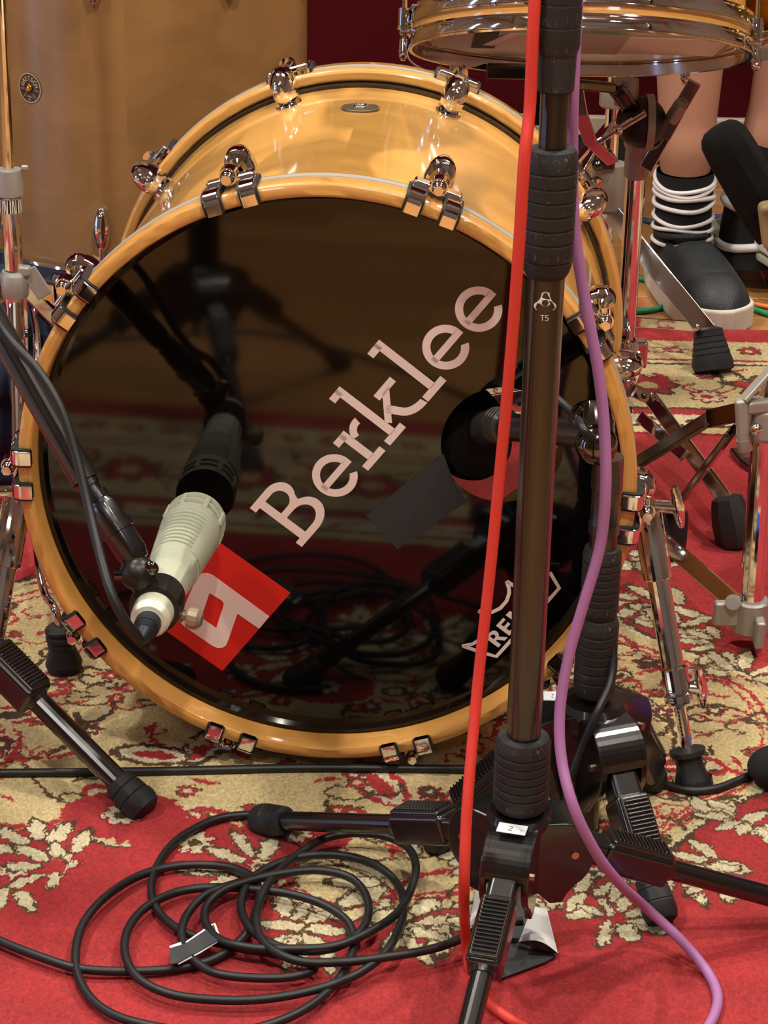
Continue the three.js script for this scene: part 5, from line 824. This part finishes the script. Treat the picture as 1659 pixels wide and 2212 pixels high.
  sock(ank, ank.clone().lerp(kneeA, (atZ(1470, 366, ank.z).y - ank.y) / (kneeA.y - ank.y)), 0.0425, [[0.16, 0.003, 0.0062, 0], [0.29, 0.001, 0.0058, 0.4], [0.43, 0.004, 0.0034, 1.2], [0.5, -0.003, 0.0034, 0.4], [0.57, 0.006, 0.0034, 0.2], [0.68, 0.007, 0.0038, 0.4], [0.75, -0.002, 0.0042, 0.6], [0.86, 0.009, 0.0036, 0.3], [0.92, 0.011, 0.0034, 0.2]], 'black sock with white stripes, bunched at the ankle');
  sock(ank2, ank2.clone().lerp(knee2, 0.28), 0.0445, [[0.3, 0.004, 0.007, 0.6], [0.55, 0.003, 0.008, 0.3], [0.8, 0.003, 0.006, 0.2]], 'black sock with wide white stripes');
  // pedal board under the second shoe
  const pb = thing('hi_hat_pedal', 'cream pedal board under the shoe of the seated person', 'pedal', V(heel2.x, FLOOR, heel2.z));
  const m = new THREE.Matrix4().makeRotationFromEuler(new THREE.Euler(0.16, 0.62, 0, 'YXZ')).setPosition(heel2.x - 0.012, 0.075, heel2.z - 0.02);
  wpart('footboard', rbox(0.1, 0.014, 0.33, 0.005).translate(0, -0.012, 0.15).applyMatrix4(m), M.cream, pb); wpart('heel_plate', rbox(0.09, 0.07, 0.05, 0.008).translate(0, -0.05, -0.01).applyMatrix4(m), M.cream, pb);
  wpart('pedal_base', rbox(0.06, 0.01, 0.34, 0.003).translate(heel2.x + 0.06, FLOOR + 0.005, heel2.z + 0.1), M.chrome, pb);

  // foam-covered microphone aimed up at the snare
  const a = atZ(1548, 272, -2.84), b = atZ(1760, 640, -2.8), s = thing('snare_microphone', 'long black microphone with foam cover, aimed up at the snare drum', 'microphone', b);
  const L = a.distanceTo(b);
  wpart('foam_cover', turn(a, b, [[0, 0.012], [0.002, 0.02], [0.008, 0.0275], [0.018, 0.0325], [0.04, 0.034], [L * 0.5, 0.0345], [L * 0.62, 0.031]], 10), M.foam, s, 'black foam windscreen');
  wpart('barrel', turn(a.clone().lerp(b, 0.6), b, [[0, 0.03], [0.002, 0.024], [L * 0.4, 0.022]], 28), M.black, s);
  wpart('cream_clip', merge([rbox(0.03, 0.06, 0.03, 0.008).translate(0, 0, 0)]).applyMatrix4(new THREE.Matrix4().makeRotationZ(0.2).setPosition(atZ(1668, 485, -2.74))), std({ color: 0xb7a078, roughness: 0.4 }), s, 'cream plastic clip');
  wpart('clip_arm', merge([rod(atZ(1690, 520, -2.76), V(atZ(1690, 520, -2.76).x + 0.2, 0.3, -2.7), 0.009), rod(V(atZ(1690, 520, -2.76).x + 0.2, 0.3, -2.7), V(atZ(1690, 520, -2.76).x + 0.2, 0, -2.7), 0.009), turn(V(atZ(1690, 520, -2.76).x + 0.2, 0, -2.7), V(atZ(1690, 520, -2.76).x + 0.2, 0.014, -2.7), [[0, 0.07], [0.01, 0.07], [0.014, 0.02]])]), M.black, s);
}
// ---------------------------------------------------------------- tape scraps and a soft bag at the edge
{
  const flat = (pts, y, mat, d = 0.0008) => { const p = pts.map(([x, yy]) => atY(x, yy, y)); return new THREE.ExtrudeGeometry(new THREE.Shape(p.map((v) => new THREE.Vector2(v.x, -v.z))), { depth: d, bevelEnabled: false }).rotateX(-Math.PI / 2).translate(0, y, 0); };
  const t = thing('tape_scrap', 'crumpled scrap of grey cloth tape with white backing beneath the tall stand', 'tape', atY(1130, 2040, 0));
  wpart('tape_sheet', flat([[1080, 1925], [1165, 1955], [1175, 1990], [1206, 2062], [1180, 2078], [1072, 2118], [1062, 2040]], 0.0035), std({ color: 0x47474a, roughness: 0.8 }), t);
  // curled corner: sheet rolled back over itself
  const loft = (A, B, n = 14) => { const pos = [], idx = []; for (let i = 0; i <= n; i++) { pos.push(...A(i / n).toArray(), ...B(i / n).toArray()); } for (let i = 0; i < n; i++) { const k = i * 2; idx.push(k, k + 1, k + 2, k + 2, k + 1, k + 3); } const g = new THREE.BufferGeometry(); g.setAttribute('position', new THREE.Float32BufferAttribute(pos, 3)); g.setIndex(idx); g.computeVertexNormals(); const p2 = pos.map((v, i) => i % 3 === 1 ? v - 0.0007 : v), h = g.clone(); h.setAttribute('position', new THREE.Float32BufferAttribute(p2, 3)); return [g, h]; };
  const apex = atY(1166, 1957, 0.022), l0 = atY(1120, 2040, 0.017), r0 = atY(1205, 2064, 0.006);
  const arcPt = (f) => l0.clone().lerp(r0, f).add(V(0, 0.009 * Math.sin(Math.PI * f) + 0.002, 0.004 * Math.sin(Math.PI * f)));
  const topPt = (f) => apex.clone().add(V((f - 0.5) * 0.012, -0.003 * f, 0));
  const [cg, ch] = loft(arcPt, topPt); const tp = wpart('tape_backing', cg, M.white, t, 'white tape backing curled over'); wpart('tape_inside', merge([ch, ...loft((f) => r0.clone().lerp(l0, f).add(V(0, 0.002, 0)), (f) => arcPt(1 - f).add(V(0, -0.0012, -0.002)))]), M.tape, tp);
  wpart('tape_backing', loft((f) => atY(1012 + 8 * f, 2004 - 6 * f, 0.004 + 0.01 * f), (f) => atY(1030 + 16 * f, 1910 + 24 * f, 0.004 + 0.012 * f), 6)[0], M.white, t);
  const k = thing('tape_scrap', 'small torn strip of grey tape stuck to the coiled cable', 'tape', atY(420, 2040, 0));
  const y = 0.0145, q = (a) => a.map(([x, yy]) => atY(x, yy, y));
  wpart('tape_sheet', flat([[366, 2050], [400, 2040], [462, 1999], [472, 2032], [430, 2056], [384, 2081], [369, 2084]], y), std({ color: 0x3a3a3c, roughness: 0.8 }), k);
  wpart('tape_backing', flat([[366, 2045], [392, 2036], [392, 2042], [455, 1999], [465, 1995], [477, 2028], [470, 2036], [432, 2060], [386, 2084], [368, 2060]], y - 0.0012), M.white, k, 'white torn backing edge');
  // blue and black soft bag end at the right
  const c = atY(1668, 1690, 0), b = thing('soft_bag', 'black and blue padded bag end at the edge of the rug', 'bag', c);
  const lump = (sx, sy, sz, seed, cut) => { const g = new THREE.SphereGeometry(1, 40, 28), p = g.attributes.position; for (let i = 0; i < p.count; i++) { const X = p.getX(i), Y = p.getY(i), Z = p.getZ(i), f = 1 + 0.1 * (N1(X * 3 + seed, Y * 3 + Z * 3 + seed) - 0.5); p.setXYZ(i, X * sx * f, Math.max(-cut, Y) * sy * f, Z * sz * f); } g.computeVertexNormals(); return g; };
  wpart('bag_body', lump(0.036, 0.018, 0.03, 12, 0.8).translate(c.x + 0.012, 0.0152, c.z), M.sockBlack, b); wpart('bag_top', lump(0.03, 0.01, 0.024, 40, 1).translate(c.x + 0.022, 0.028, c.z - 0.002), M.blueFabric, b, 'bright blue fabric top');
}

renderer.render(scene, camera);
